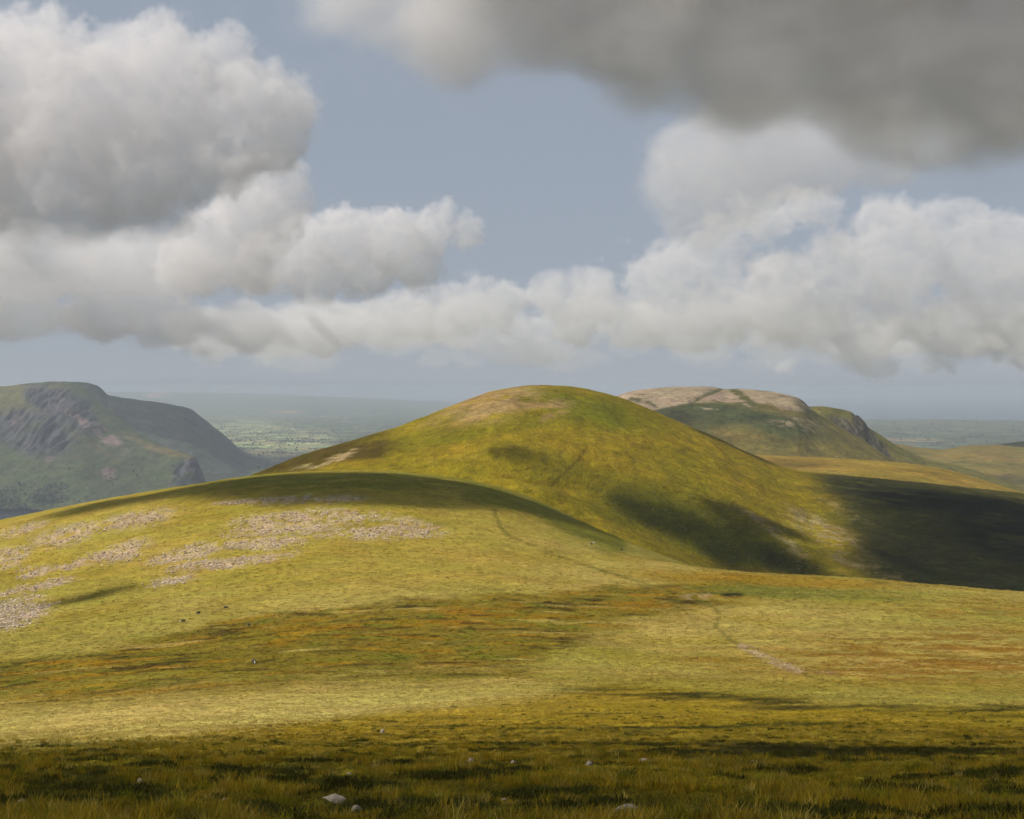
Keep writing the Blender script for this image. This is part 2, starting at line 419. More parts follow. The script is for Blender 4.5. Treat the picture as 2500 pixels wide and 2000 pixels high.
col = cmix(col, (0.075, 0.085, 0.008), val * 0.9)
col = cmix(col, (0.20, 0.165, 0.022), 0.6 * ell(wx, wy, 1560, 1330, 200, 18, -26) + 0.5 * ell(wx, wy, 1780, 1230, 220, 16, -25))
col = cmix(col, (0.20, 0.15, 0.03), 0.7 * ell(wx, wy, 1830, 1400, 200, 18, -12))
scr = np.maximum(ell(wx, wy, 2020, 1300, 110, 24, -28), ell(wx, wy, 1890, 1300, 90, 14, -38)); scr = np.maximum(scr, 0.9 * ell(wx, wy, 2130, 1390, 110, 18, -24)); scr = np.maximum(scr, 0.7 * ell(wx, wy, 2080, 1255, 70, 8, -24))
scr = scr * sstep(-0.25, 0.25, n_fine + 0.4 * n_str)
col = cmix(col, (0.42, 0.33, 0.58), scr * 0.8)
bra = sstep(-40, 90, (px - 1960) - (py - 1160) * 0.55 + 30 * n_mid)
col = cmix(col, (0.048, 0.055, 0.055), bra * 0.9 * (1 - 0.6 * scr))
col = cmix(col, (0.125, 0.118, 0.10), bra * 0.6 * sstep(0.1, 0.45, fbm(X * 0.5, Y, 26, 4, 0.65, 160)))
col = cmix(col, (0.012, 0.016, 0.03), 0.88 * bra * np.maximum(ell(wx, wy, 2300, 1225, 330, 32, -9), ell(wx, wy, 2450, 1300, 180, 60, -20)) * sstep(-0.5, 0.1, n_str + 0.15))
col = cmix(col, (0.030, 0.035, 0.012), 0.8 * ell(wx, wy, 1950, 1385, 120, 22, -22) + 0.7 * ell(wx, wy, 2200, 1370, 90, 12, -24))
pd = polydist(px + 3 * n_fine, py, [(1441, 1062), (1430, 1095), (1415, 1120), (1385, 1148), (1362, 1170), (1350, 1186)], 1)
col = cmix(col, (0.10, 0.08, 0.015), 0.55 * (1 - sstep(1.5, 5, pd)) * sstep(1085, 1100, py) * sstep(-0.6, 0.1, n_fine + 0.2) + 0.15 * (1 - sstep(1.5, 5, pd)))
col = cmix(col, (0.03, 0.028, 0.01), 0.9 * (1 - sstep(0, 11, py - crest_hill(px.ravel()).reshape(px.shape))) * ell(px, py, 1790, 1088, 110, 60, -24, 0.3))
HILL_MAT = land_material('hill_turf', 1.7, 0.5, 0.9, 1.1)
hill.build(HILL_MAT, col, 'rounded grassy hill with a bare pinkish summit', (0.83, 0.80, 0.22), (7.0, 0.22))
print('hill', time.time() - T0)

# ------------------------------------------------------------------ straw coloured spur behind its right flank
spx = np.linspace(1500, 3300, 260)
spur, st = ramp_sheet('hill', spx, line([(1500, 1130), (1700, 1113), (1860, 1112), (2000, 1117), (2150, 1125), (2300, 1145), (2400, 1172), (2500, 1203), (2700, 1262), (3300, 1390)]), 2350, 1500, 1420, 1.7, 120)
X, Y = spur.X, spur.Y
spur.lift((5 * fbm(X, Y, 300, 4, 0.5, 31) + 1.2 * fbm(X, Y, 60, 3, 0.5, 32)) * (0.15 + 0.85 * sstep(0, 0.2, np.abs(1 - st))))
px, py = spur.px, spur.py
n_mid = fbm(X, Y, 70, 4, 0.6, 33); n_str = fbm(X * 0.35, Y, 60, 4, 0.6, 34)
col = np.zeros(X.shape + (3,)) + np.array((0.30, 0.215, 0.06))
col = cmix(col, (0.20, 0.16, 0.035), 0.7 * sstep(0, 0.5, n_str))
col = cmix(col, (0.13, 0.095, 0.03), 0.7 * ell(px, py + 6 * n_mid, 1925, 1133, 90, 10))  # patch of shade on the spur, put into the turf colour
spur.build(land_material('spur_turf', 2.2, 0.42, 0.6, 1.6), col, 'smooth straw coloured spur behind the grassy hill', (0.88, 0.82, 0.5), (14.0, 0.3))

# ------------------------------------------------------------------ flat topped stony fell, and the craggy shoulder behind it
dpx = np.linspace(1150, 2700, 420)
mesa, mt = ramp_sheet('hill', dpx, line([(1150, 1090), (1300, 1050), (1420, 1000), (1500, 969), (1545, 955), (1600, 948), (1640, 945), (1720, 944), (1755, 947), (1775, 950), (1800, 949), (1860, 953), (1910, 961), (1945, 970), (1962, 980), (1975, 993), (2000, 1012),
                                         (2030, 1030), (2070, 1054), (2110, 1078), (2150, 1104), (2180, 1124), (2230, 1150), (2400, 1210), (2700, 1290)]), 3700, 2900, 1260, 1.9, 200)
X, Y = mesa.X, mesa.Y
gul = polydist(mesa.px, mesa.py, [(1760, 949), (1715, 962), (1692, 978), (1690, 990)], 1.6)
mesa.lift((9 * fbm(X, Y, 340, 4, 0.55, 41) + 2.2 * fbm(X, Y, 60, 4, 0.6, 42) - 5 * np.exp(-(gul / 7) ** 2)) * (0.15 + 0.85 * sstep(0, 0.25, np.abs(1 - mt))))
px, py = mesa.px, mesa.py
wx = px + 16 * fbm(X, Y, 150, 4, 0.6, 43); wy = py + 8 * fbm(X, Y, 110, 4, 0.6, 44)
n_mid = fbm(X, Y, 90, 4, 0.6, 45); n_fine = fbm(X, Y, 26, 4, 0.65, 46); n_str = fbm(X * 0.4, Y, 110, 4, 0.6, 47)
col = np.zeros(X.shape + (3,)) + np.array((0.185, 0.150, 0.040))
col = cmix(col, (0.105, 0.105, 0.035), 0.8 * sstep(-0.15, 0.4, n_str) * sstep(1130, 1040, wy))
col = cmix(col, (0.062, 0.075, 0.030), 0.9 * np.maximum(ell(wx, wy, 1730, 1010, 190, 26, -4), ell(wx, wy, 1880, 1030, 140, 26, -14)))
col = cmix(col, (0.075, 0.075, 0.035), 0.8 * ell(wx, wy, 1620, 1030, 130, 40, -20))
col = cmix(col, (0.24, 0.185, 0.05), 0.5 * sstep(0.05, 0.5, -n_str) * sstep(1020, 1060, wy))
low = line([(1150, 1000), (1480, 985), (1560, 1000), (1600, 998), (1680, 985), (1730, 978), (1790, 985), (1830, 995), (1870, 985), (1900, 995), (1950, 1003), (2000, 1000), (2700, 1000)])(wx.ravel()).reshape(px.shape)
top = sstep(5, -4, wy - low)
strip = (1 - sstep(4, 13, polydist(px + 14 * n_fine + 10 * n_mid, py + 5 * n_mid, [(1785, 950), (1810, 965), (1840, 988), (1870, 1000)], 1.2)))
cut = np.maximum(sstep(0.34, 0.45, fbm(X * 0.5, Y, 120, 4, 0.6, 48)), (1 - sstep(3, 7, gul + 3 * n_fine)))
cut = np.maximum(cut, ell(wx, wy, 1550, 977, 22, 6, -10)); cut = np.maximum(cut, ell(wx, wy, 1592, 986, 16, 4, -30))
stone = top * (1 - strip) * (1 - 0.85 * cut)
stone = np.maximum(stone, 0.8 * sstep(-0.1, 0.2, n_fine) * np.maximum(ell(wx, wy, 1725, 998, 24, 4), np.maximum(ell(wx, wy, 1965, 1032, 50, 7, -18), ell(wx, wy, 1935, 1040, 60, 7, -14))))
col = cmix(col, (0.062, 0.070, 0.026), top * np.maximum(strip * 0.8, cut) * 0.6)
col = cmix(col, (0.40, 0.30, 0.225), stone * 0.92)
col = cmix(col, (0.09, 0.09, 0.04), 0.8 * ell(wx, wy, 1960, 990, 24, 14, -40) * (1 - 0.5 * sstep(-0.1, 0.3, n_fine)))
mesa.build(land_material('fell_turf', 3.0, 0.48, 0.8, 1.3), col, 'flat topped fell with a bare stony summit plateau', (0.85, 0.85, 0.75), (16.0, 0.4))

kpx = np.linspace(1800, 2700, 420)
crag, kt = ramp_sheet('crag', kpx, line([(1800, 1030), (1930, 1003), (1975, 993), (2000, 992), (2040, 997), (2080, 1006), (2105, 1020), (2120, 1040), (2150, 1062), (2180, 1082), (2210, 1098), (2240, 1112), (2280, 1125), (2350, 1140), (2500, 1190), (2700, 1240)]), 4100, 3740, 1200, 1.5, 170)
X, Y = crag.X, crag.Y
def crag_mask(px, py):
    m = np.maximum(ell(px, py, 2072, 1040, 54, 15, -28, 0.35), ell(px, py, 2102, 1032, 17, 32, 26, 0.3))
    return np.maximum(m, ell(px, py, 2140, 1082, 60, 14, -50, 0.35))
cm = crag_mask(crag.px + 5 * fbm(X, Y, 30, 3, 0.6, 51), crag.py + 4 * fbm(X, Y, 30, 3, 0.6, 52))
rid = 1 - np.abs(fbm(X, Y * 0.35, 26, 4, 0.6, 53)) * 2
crag.lift((6 * fbm(X, Y, 200, 4, 0.5, 54) + 1.5 * fbm(X, Y, 40, 4, 0.6, 55)) * (0.2 + 0.8 * sstep(0, 0.2, np.abs(1 - kt))) + cm * (7 * rid - 9))
px, py = crag.px, crag.py
n_mid = fbm(X, Y, 60, 4, 0.6, 56); n_fine = fbm(X, Y, 16, 4, 0.65, 57)
col = np.zeros(X.shape + (3,)) + np.array((0.19, 0.165, 0.04))
col = cmix(col, (0.12, 0.125, 0.03), 0.8 * sstep(0, 0.5, n_mid))
col = cmix(col, (0.10, 0.088, 0.072), cm * 0.95)
col = cmix(col, (0.17, 0.135, 0.085), cm * 0.7 * sstep(0.1, 0.5, n_fine))
col = cmix(col, (0.035, 0.038, 0.036), cm * sstep(0.05, 0.4, -n_fine + 0.2 * n_mid))
crag.build(land_material('crag_rock', 2.6, 0.5, 1.0, 0.6), col, 'steep dark crag below the shoulder of the stony fell', (0.85, 0.85, 0.75), (14.0, 0.4))

# ------------------------------------------------------------------ lower brown hills to the right
epx = np.linspace(1800, 3600, 260)
low1, et = ramp_sheet('hill', epx, line([(1800, 1150), (2100, 1093), (2190, 1085), (2240, 1092), (2300, 1097), (2360, 1088), (2430, 1086), (2500, 1092), (2700, 1085), (3100, 1040), (3600, 1040)]), 5400, 4250, 1230, 1.7, 110)
X, Y = low1.X, low1.Y
low1.lift((10 * fbm(X, Y, 500, 4, 0.5, 61) + 2 * fbm(X, Y, 90, 3, 0.5, 62)) * (0.2 + 0.8 * sstep(0, 0.2, np.abs(1 - et))))
n_str = fbm(X * 0.5, Y, 140, 4, 0.6, 63); n_mid = fbm(X, Y, 120, 4, 0.6, 64)
col = np.zeros(X.shape + (3,)) + np.array((0.215, 0.160, 0.048))
col = cmix(col, (0.13, 0.125, 0.035), 0.7 * sstep(-0.1, 0.4, n_str))
col = cmix(col, (0.28, 0.215, 0.08), 0.5 * sstep(0.1, 0.5, n_mid))
col = cmix(col, (0.05, 0.05, 0.025), 0.75 * ell(low1.px + 20 * n_mid, low1.py + 6 * n_str, 2440, 1172, 120, 14))
low1.build(land_material('brown_hill_turf', 4.0, 0.3, 0.6, 1.4), col, 'low brown grass hills beyond the straw spur', (0.85, 0.85, 0.7), (30.0, 0.35))
low2, et2 = ramp_sheet('hill', np.linspace(2150, 3800, 160), line([(2150, 1160), (2300, 1125), (2400, 1095), (2460, 1082), (2500, 1077), (2600, 1058), (2900, 1030), (3800, 1010)]), 7000, 5900, 1190, 1.7, 70)
X, Y = low2.X, low2.Y
low2.lift(9 * fbm(X, Y, 420, 4, 0.55, 66) * (0.2 + 0.8 * sstep(0, 0.2, np.abs(1 - et2))))
col = np.zeros(X.shape + (3,)) + np.array((0.15, 0.135, 0.05))
col = cmix(col, (0.07, 0.085, 0.03), 0.8 * sstep(-0.1, 0.4, fbm(X, Y, 200, 4, 0.6, 67)))
low2.build(land_material('far_hill_turf', 5.0, 0.3, 0.5, 1.4), col, 'hazy dark green hill at the far right edge')

# ------------------------------------------------------------------ the left hand fell above the lake: front face and the shaded ridge behind
fpx = np.linspace(-900, 620, 560)
fell, ft = ramp_sheet('fell', fpx, line([(-900, 990), (-300, 952), (0, 942), (60, 937), (120, 932), (165, 934), (205, 948), (240, 980), (290, 1022), (340, 1058), (390, 1085), (430, 1100), (462, 1110), (478, 1120), (492, 1150), (520, 1210), (620, 1330)]),
                      line([(-900, 3900 * FAR), (0, 3950 * FAR), (200, 3900 * FAR), (470, 3400 * FAR), (620, 3300 * FAR)]), line([(-900, 2950 * FAR), (0, 2950 * FAR), (400, 2900 * FAR), (620, 2800 * FAR)]), line([(-900, 1243), (150, 1243), (400, 1262), (620, 1262)]), 1.25, 300)
X, Y = fell.X / FAR, fell.Y / FAR
def fell_crag(px, py):
    m = np.maximum(ell(px, py, 110, 975, 60, 34, -30, 0.35), ell(px, py, 165, 1000, 75, 40, -35, 0.4))
    m = np.maximum(m, ell(px, py, 80, 1055, 100, 50, -15, 0.4))
    return np.maximum(m, ell(px, py, 465, 1150, 50, 30, 35, 0.4))
cm = fell_crag(fell.px + 9 * fbm(X, Y, 60, 4, 0.6, 71), fell.py + 7 * fbm(X, Y, 60, 4, 0.6, 72))
rib = 1 - 2 * np.abs(fbm(X, Y * 0.22, 62, 4, 0.6, 73))
sidef = 0.3 + 0.7 * sstep(0, 0.2, np.abs(1 - ft))
fell.lift(FAR * ((16 * fbm(X, Y, 420, 4, 0.5, 74) + 9 * (1 - 2 * np.abs(fbm(X, Y * 0.3, 190, 4, 0.55, 75))) + 2.5 * fbm(X, Y, 50, 4, 0.6, 76)) * sidef + cm * (18 * rib - 8) * sidef))
px, py = fell.px, fell.py
wx = px + 16 * fbm(X, Y, 120, 4, 0.6, 77); wy = py + 12 * fbm(X, Y, 100, 4, 0.6, 78)
n_mid = fbm(X, Y, 90, 4, 0.6, 79); n_fine = fbm(X, Y, 28, 4, 0.65, 80); fallv = fbm(X, Y * 0.25, 45, 4, 0.6, 81)
col = np.zeros(X.shape + (3,)) + np.array((0.085, 0.105, 0.032))
col = cmix(col, (0.12, 0.125, 0.04), 0.6 * sstep(-0.1, 0.5, n_mid))
col = cmix(col, (0.200, 0.175, 0.040), 0.9 * np.maximum(ell(wx, wy, 30, 985, 110, 28, 0), ell(wx, wy, 60, 945, 90, 10)))
col = cmix(col, (0.21, 0.16, 0.035), 0.8 * ell(wx, wy, 425, 1108, 48, 9, -12) + 0.5 * ell(wx, wy, 350, 1080, 50, 10, -26))
col = cmix(col, (0.17, 0.14, 0.045), 0.5 * ell(wx, wy, 190, 1060, 120, 9, -36))
cm2 = fell_crag(wx, wy)
col = cmix(col, (0.105, 0.098, 0.085), cm2 * 0.9)
col = cmix(col, (0.03, 0.034, 0.034), cm2 * sstep(0.05, 0.4, fallv))
col = cmix(col, (0.075, 0.09, 0.03), cm2 * 0.8 * sstep(0.15, 0.5, n_mid))
pk = np.maximum(ell(wx, wy, 215, 1040, 95, 10, -40, 0.6), ell(wx, wy, 255, 1060, 60, 12, -38)); pk = np.maximum(pk, 0.9 * ell(wx, wy, 270, 1155, 16, 10)); pk = np.maximum(pk, 0.8 * ell(wx, wy, 135, 1118, 30, 7, 8)); pk = np.maximum(pk, 0.6 * ell(wx, wy, 25, 1030, 40, 14))
col = cmix(col, (0.34, 0.225, 0.155), pk * 0.85 * sstep(-0.15, 0.35, fallv + 0.5 * n_fine + 0.1))
col = cmix(col, (0.13, 0.10, 0.05), 0.6 * ell(wx, wy, 250, 1140, 110, 22, -20) * sstep(0, 0.4, n_fine))
col = cmix(col, (0.26, 0.19, 0.11), 0.7 * ell(wx, wy, 350, 1085, 50, 9, -20) * sstep(0, 0.4, n_fine))
FELL_MAT = land_material('fell_side_turf', 4.0, 0.42, 0.9, 0.9)
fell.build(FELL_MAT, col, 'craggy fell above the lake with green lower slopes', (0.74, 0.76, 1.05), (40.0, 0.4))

f2px = np.linspace(60, 900, 320)
ridge, rt = ramp_sheet('fell', f2px, line([(60, 950), (120, 938), (160, 933), (205, 934), (235, 941), (250, 951), (263, 964), (300, 971), (340, 977), (380, 982), (425, 990), (465, 1000), (490, 1018), (520, 1042), (550, 1066), (580, 1092), (605, 1106), (660, 1122), (760, 1145), (900, 1180)]),
                       line([(60, 4300 * FAR), (300, 4500 * FAR), (600, 5000 * FAR), (900, 5300 * FAR)]), line([(60, 3960 * FAR), (470, 3600 * FAR), (900, 3600 * FAR)]), line([(60, 1200), (470, 1200), (620, 1215), (900, 1230)]), 1.3, 170)
X, Y = ridge.X / FAR, ridge.Y / FAR
ridge.lift(FAR * (12 * fbm(X, Y, 380, 4, 0.5, 91) + 8 * (1 - 2 * np.abs(fbm(X, Y * 0.3, 150, 4, 0.6, 92))) + 3 * fbm(X, Y, 50, 4, 0.6, 93)) * (0.3 + 0.7 * sstep(0, 0.2, np.abs(1 - rt))))
px, py = ridge.px, ridge.py
n_mid = fbm(X, Y, 110, 4, 0.6, 94); fallv = fbm(X, Y * 0.25, 60, 4, 0.6, 95)
col = np.zeros(X.shape + (3,)) + np.array((0.085, 0.085, 0.055))
col = cmix(col, (0.055, 0.065, 0.035), 0.8 * sstep(-0.1, 0.4, n_mid))
col = cmix(col, (0.13, 0.11, 0.085), 0.6 * sstep(0.1, 0.5, fallv))
col = cmix(col, (0.12, 0.12, 0.04), 0.7 * ell(px + 10 * n_mid, py, 190, 938, 90, 7))
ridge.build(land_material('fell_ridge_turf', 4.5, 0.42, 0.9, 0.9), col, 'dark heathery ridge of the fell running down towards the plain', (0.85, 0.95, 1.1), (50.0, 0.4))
print('fells', time.time() - T0)

# ------------------------------------------------------------------ plain, lake, sea
LAKE_Z = -300.0 * FAR
ppx = np.linspace(-1800, 4200, 420)
pD = np.exp(np.linspace(math.log(3300), math.log(30000), 260))
Y = np.repeat(pD[:, None], len(ppx), 1); X = (ppx[None] - CX) / F * Y
Z = -293 + 7 * fbm(X, Y, 1500, 4, 0.5, 101)
coast = line([(-1800, 27000), (200, 27000), (700, 25000), (1100, 21000), (1500, 15000), (1900, 11800), (2100, 11000), (2500, 10400), (4200, 9000)])(ppx)[None]
far_rise = line([(-1800, 235), (0, 225), (250, 200), (500, 175), (800, 110), (1000, 60), (1300, 20), (2000, 12), (4200, 10)])(ppx)[None]
Z = Z + far_rise * sstep(0.5, 0.85, Y / coast) * (1 + 0.12 * fbm(X, Y, 2600, 3, 0.5, 102)) + 10 * sstep(0.1, 0.6, fbm(X, Y, 2200, 3, 0.5, 103))
Z = Z - 90 * sstep(0.965, 1.0, Y / coast)
shore = line([(-1800, 5200), (200, 4600), (480, 4250), (560, 4220), (620, 4300), (700, 4000), (4200, 3600)])(ppx)[None]
Z = Z - 30 * (1 - sstep(0.97, 1.0, Y / shore))
plain = Sheet('plain', X * FAR, Y * FAR, Z * FAR)
px, py = plain.px, plain.py
n_mid = fbm(X, Y, 900, 4, 0.6, 104); n_str = fbm(X * 0.3, Y, 700, 4, 0.6, 105); n_fine = fbm(X, Y, 240, 4, 0.6, 106)
col = np.zeros(X.shape + (3,)) + np.array((0.12, 0.14, 0.075))
col = cmix(col, (0.36, 0.37, 0.19), 0.95 * np.maximum(ell(px + 60 * n_mid, py + 8 * n_str, 640, 1066, 190, 36, -7), 0.0) * sstep(-0.5, 0.1, n_mid + n_fine + 0.3))
col = cmix(col, (0.07, 0.075, 0.055), 0.85 * ell(px + 30 * n_mid, py + 5 * n_str, 660, 1125, 160, 18, 4))
col = cmix(col, (0.05, 0.065, 0.045), 0.6 * sstep(0.05, 0.5, n_str))
col = cmix(col, (0.22, 0.19, 0.09), 0.6 * sstep(0.3, 0.6, fbm(X * 0.3, Y, 500, 4, 0.6, 107)))
col = cmix(col, (0.55, 0.30, 0.19), 0.95 * np.maximum(ell(px, py, 385, 963, 30, 7, 8, 0.3), 0.6 * ell(px, py, 700, 1006, 45, 3)))
col = cmix(col, (0.45, 0.29, 0.18), 0.7 * ell(px + 30 * n_mid, py, 2200, 1075, 90, 5) + 0.5 * ell(px, py, 1100, 1006, 60, 4))
m, g, out = new_mat('farmland')
p = g.n('ShaderNodeBsdfPrincipled'); p.inputs['Roughness'].default_value = 0.95; p.inputs['Specular IOR Level'].default_value = 0.05
co = g.n('ShaderNodeTexCoord').outputs['Object']
at = g.n('ShaderNodeAttribute', attribute_name='ground').outputs['Color']
warp = g.vmath('ADD', co, g.vmath('SCALE', g.n('ShaderNodeTexNoise').outputs[1], 0.0))
ma = g.n('ShaderNodeMapping'); g.put(ma.inputs[0], warp); ma.inputs['Scale'].default_value = (1 / 260, 1 / 330, 0); ma.inputs['Rotation'].default_value = (0, 0, 0.3)
vo = g.n('ShaderNodeTexVoronoi', voronoi_dimensions='2D', feature='F1', distance='CHEBYCHEV'); g.put(vo.inputs['Vector'], ma.outputs[0]); vo.inputs['Scale'].default_value = 1.0
cell = g.n('ShaderNodeSeparateColor'); g.put(cell.inputs[0], vo.outputs['Color'])
fac = g.remap(cell.outputs[0], 0, 1, 0.6, 1.35)
tint = g.mix(cell.outputs[1], (0.8, 1.05, 0.8), (1.25, 1.0, 0.85))
ve = g.n('ShaderNodeTexVoronoi', voronoi_dimensions='2D', feature='DISTANCE_TO_EDGE'); g.put(ve.inputs['Vector'], ma.outputs[0]); ve.inputs['Scale'].default_value = 1.0
hed = g.remap(ve.outputs['Distance'], 0.02, 0.06, 0.35, 1.0)
wood = g.remap(g.noise(co, 1 / 420, 5, 0.6), 0.52, 0.58, 1.0, 0.4)
c = g.vmath('SCALE', at, g.math('MULTIPLY', g.math('MULTIPLY', fac, hed), wood))
c = g.mix(1.0, c, tint, 'MULTIPLY')
g.put(p.inputs['Base Color'], c); g.put(out.inputs[0], p.outputs[0])
plain.build(m, col, 'hazy farmed plain of fields and hedges reaching to the coast')

def water_mat(name, base, rough):
    m, g, out = new_mat(name)
    p = g.n('ShaderNodeBsdfPrincipled'); p.inputs['Base Color'].default_value = (*base, 1); p.inputs['Roughness'].default_value = rough; p.inputs['IOR'].default_value = 1.33
    b = g.n('ShaderNodeBump'); b.inputs['Strength'].default_value = 0.15
    g.put(b.inputs['Height'], g.noise(g.n('ShaderNodeTexCoord').outputs['Object'], 0.05, 4)); g.put(p.inputs['Normal'], b.outputs[0])
    g.put(out.inputs[0], p.outputs[0]); return m
def flat(name, z, pts, mat, label):
    bm = bmesh.new(); bm.faces.new([bm.verts.new((x, y, z)) for x, y in pts]); me = bpy.data.meshes.new(name); bm.to_mesh(me); bm.free(); me.materials.append(mat)
    return tag(link(bpy.data.objects.new(name, me)), label, None, None, 'structure')
m, g, out = new_mat('lowland_turf')
p = g.n('ShaderNodeBsdfPrincipled'); p.inputs['Roughness'].default_value = 0.95
g.put(p.inputs['Base Color'], g.mix(g.noise(g.n('ShaderNodeTexCoord').outputs['Object'], 1 / 900, 6, 0.6), (0.10, 0.11, 0.07), (0.16, 0.15, 0.09))); g.put(out.inputs[0], p.outputs[0])
flat('ground', LAKE_Z - 34, [(-90000, -90000), (90000, -90000), (90000, 90000), (-90000, 90000)], m, 'low land under and around the hills')
flat('sea', LAKE_Z - 14, [(-90000, 8600 * FAR), (90000, 8600 * FAR), (90000, 90000), (-90000, 90000)], water_mat('sea_water', (0.05, 0.07, 0.08), 0.3), 'pale sea fading into haze beyond the plain')
flat('lake', LAKE_Z, [(x * FAR, y * FAR) for x, y in ((-2600, 1400), (-300, 1400), (-560, 3300), (-700, 4000), (-760, 4700), (-1100, 4700), (-1100, 3500), (-2600, 3500))], water_mat('lake_water', (0.03, 0.045, 0.06), 0.12), 'grey blue lake at the foot of the craggy fell')

# ------------------------------------------------------------------ haze: one closed box of even, pale air
def box(name, lo, hi, mat):
    v = [(x, y, z) for x in (lo[0], hi[0]) for y in (lo[1], hi[1]) for z in (lo[2], hi[2])]
    f = [(0, 1, 3, 2), (4, 6, 7, 5), (0, 4, 5, 1), (2, 3, 7, 6), (0, 2, 6, 4), (1, 5, 7, 3)]
    return mesh_obj(name, v, f, mat, False)
m, g, out = new_mat('air')
pv = g.n('ShaderNodeVolumePrincipled')
pv.inputs['Color'].default_value = (0.62, 0.68, 0.77, 1); pv.inputs['Density'].default_value = 3.6e-5; pv.inputs['Anisotropy'].default_value = 0.0
g.put(out.inputs['Volume'], pv.outputs[0])
TOP = max(float(q.Z.max()) for q in (moor, hill, spur, mesa, crag, low1, low2, fell, ridge, plain)) + 8.0
print('haze top', TOP)
tag(box('haze', (-91000, -91000, LAKE_Z - 36), (91000, 91000, TOP), m), 'thin pale blue haze lying over the whole land', None, None, 'stuff')
print('land', time.time() - T0)

# ------------------------------------------------------------------ clouds
CLOUD_MAT = {}
def cloud(name, blobs, label, res=150, dens=0.006, amp=0.6, soft=0.15, nscale=0.9, base=None, flatten=1.0, group=None, detail=6, puff=0.35, wisp=0.5, wide=1.0, halo=0.3, core=0.3):
    """a cloud of soft billows: union of balls (centre, radius) eroded by fractal noise, lit by sun and sky"""
    R0 = sum(r for c, r in blobs) / len(blobs)
    pad = 1.0 + 0.35 * min(amp, 1.2) + 0.2 * puff
    lo = Vector([min(c[i] - r * (pad if i < 2 else pad / flatten) for c, r in blobs) for i in range(3)])
    hi = Vector([max(c[i] + r * (pad if i < 2 else pad / flatten) for c, r in blobs) for i in range(3)])
    t = bpy.data.node_groups.new(name, 'GeometryNodeTree'); t.interface.new_socket('Geometry', in_out='OUTPUT', socket_type='NodeSocketGeometry')
    g = Nodes(t)
    pos = g.n('GeometryNodeInputPosition').outputs[0]
    acc = None
    q = g.vmath('MULTIPLY', pos, (1, 1, flatten)) if flatten != 1 else pos
    for c, r in blobs:
        d = g.vmath('DISTANCE', q, Vector((c[0], c[1], c[2] * flatten)), 1)
        s = g.math('SUBTRACT', r, d)
        acc = s if acc is None else g.math('SMOOTH_MAX', acc, s, R0 * 0.4)
    qn = g.vmath('MULTIPLY', pos, (1 / wide, 1 / wide, 1.0))
    big = g.noise(qn, 1 / (R0 * nscale * 1.9), 2, 0.5)
    fine = g.noise(qn, 1 / (R0 * nscale * 0.62), detail, 0.66, 0.25)
    s = g.math('MULTIPLY_ADD', g.math('SUBTRACT', big, 0.5), R0 * 2.2 * amp, acc)
    s = g.math('MULTIPLY_ADD', g.math('SUBTRACT', fine, 0.5), R0 * 2.0 * wisp, s)
    if puff:
        vo = g.n('ShaderNodeTexVoronoi', feature='F1'); g.put(vo.inputs['Vector'], pos); vo.inputs['Scale'].default_value = 1 / (R0 * 0.62);
        s = g.math('MULTIPLY_ADD', g.math('SUBTRACT', 0.45, vo.outputs['Distance']), R0 * puff, s)
    shred = g.math('MULTIPLY', g.math('DIVIDE', g.math('ADD', s, R0 * 0.42), R0 * 0.6, None, True), g.math('MULTIPLY', g.math('SUBTRACT', g.noise(qn, 1 / (R0 * nscale * 0.45), 6, 0.66, 0.5), 0.5), 2.6, None, True)) if halo else 0.0
    thin = g.remap(s, R0 * 0.08, R0 * 0.55, 1.0, core)           # looser vapour inside the billows
    s = g.math('DIVIDE', s, R0 * soft)
    if base is not None:
        z = g.n('ShaderNodeSeparateXYZ'); g.put(z.inputs[0], pos)
        zz = g.math('MULTIPLY_ADD', g.math('SUBTRACT', big, 0.5), R0 * 0.7, z.outputs[2])
        s = g.math('MINIMUM', s, g.math('DIVIDE', g.math('SUBTRACT', zz, base), R0 * 0.5))
    s = g.math('MINIMUM', g.math('MAXIMUM', s, g.math('MULTIPLY', shred, halo)), 1.0)
    s = g.math('MULTIPLY', s, thin)
    vc = g.n('GeometryNodeVolumeCube'); g.put(vc.inputs['Density'], s); vc.inputs['Min'].default_value = lo; vc.inputs['Max'].default_value = hi
    sz = hi - lo; vx = max(sz) / res
    for i, a in enumerate('XYZ'): vc.inputs['Resolution ' + a].default_value = max(10, int(sz[i] / vx))
    if dens not in CLOUD_MAT:
        m, mg, out = new_mat('cloud_vapour')
        pv = mg.n('ShaderNodeVolumePrincipled'); pv.inputs['Color'].default_value = (0.920, 0.900, 0.890, 1); pv.inputs['Density'].default_value = dens; pv.inputs['Anisotropy'].default_value = 0.0
        mg.put(out.inputs['Volume'], pv.outputs[0]); CLOUD_MAT[dens] = m
    sm = g.n('GeometryNodeSetMaterial'); g.put(sm.inputs[0], vc.outputs[0]); sm.inputs['Material'].default_value = CLOUD_MAT[dens]
    go = g.n('NodeGroupOutput'); g.put(go.inputs[0], sm.outputs[0])
    me = bpy.data.meshes.new(name); ob = link(bpy.data.objects.new(name, me)); me.materials.append(CLOUD_MAT[dens])
    ob.modifiers.new('vapour', 'NODES').node_group = t
    tag(ob, label, None, group, 'stuff')
    return ob
def sky_blobs(D, lst):
    return [(hexp(b[0], b[1], D + (b[3] if len(b) > 3 else 0)), b[2] / F * (D + (b[3] if len(b) > 3 else 0))) for b in lst]
def zpy(py, D): return (HY - py) / F * D

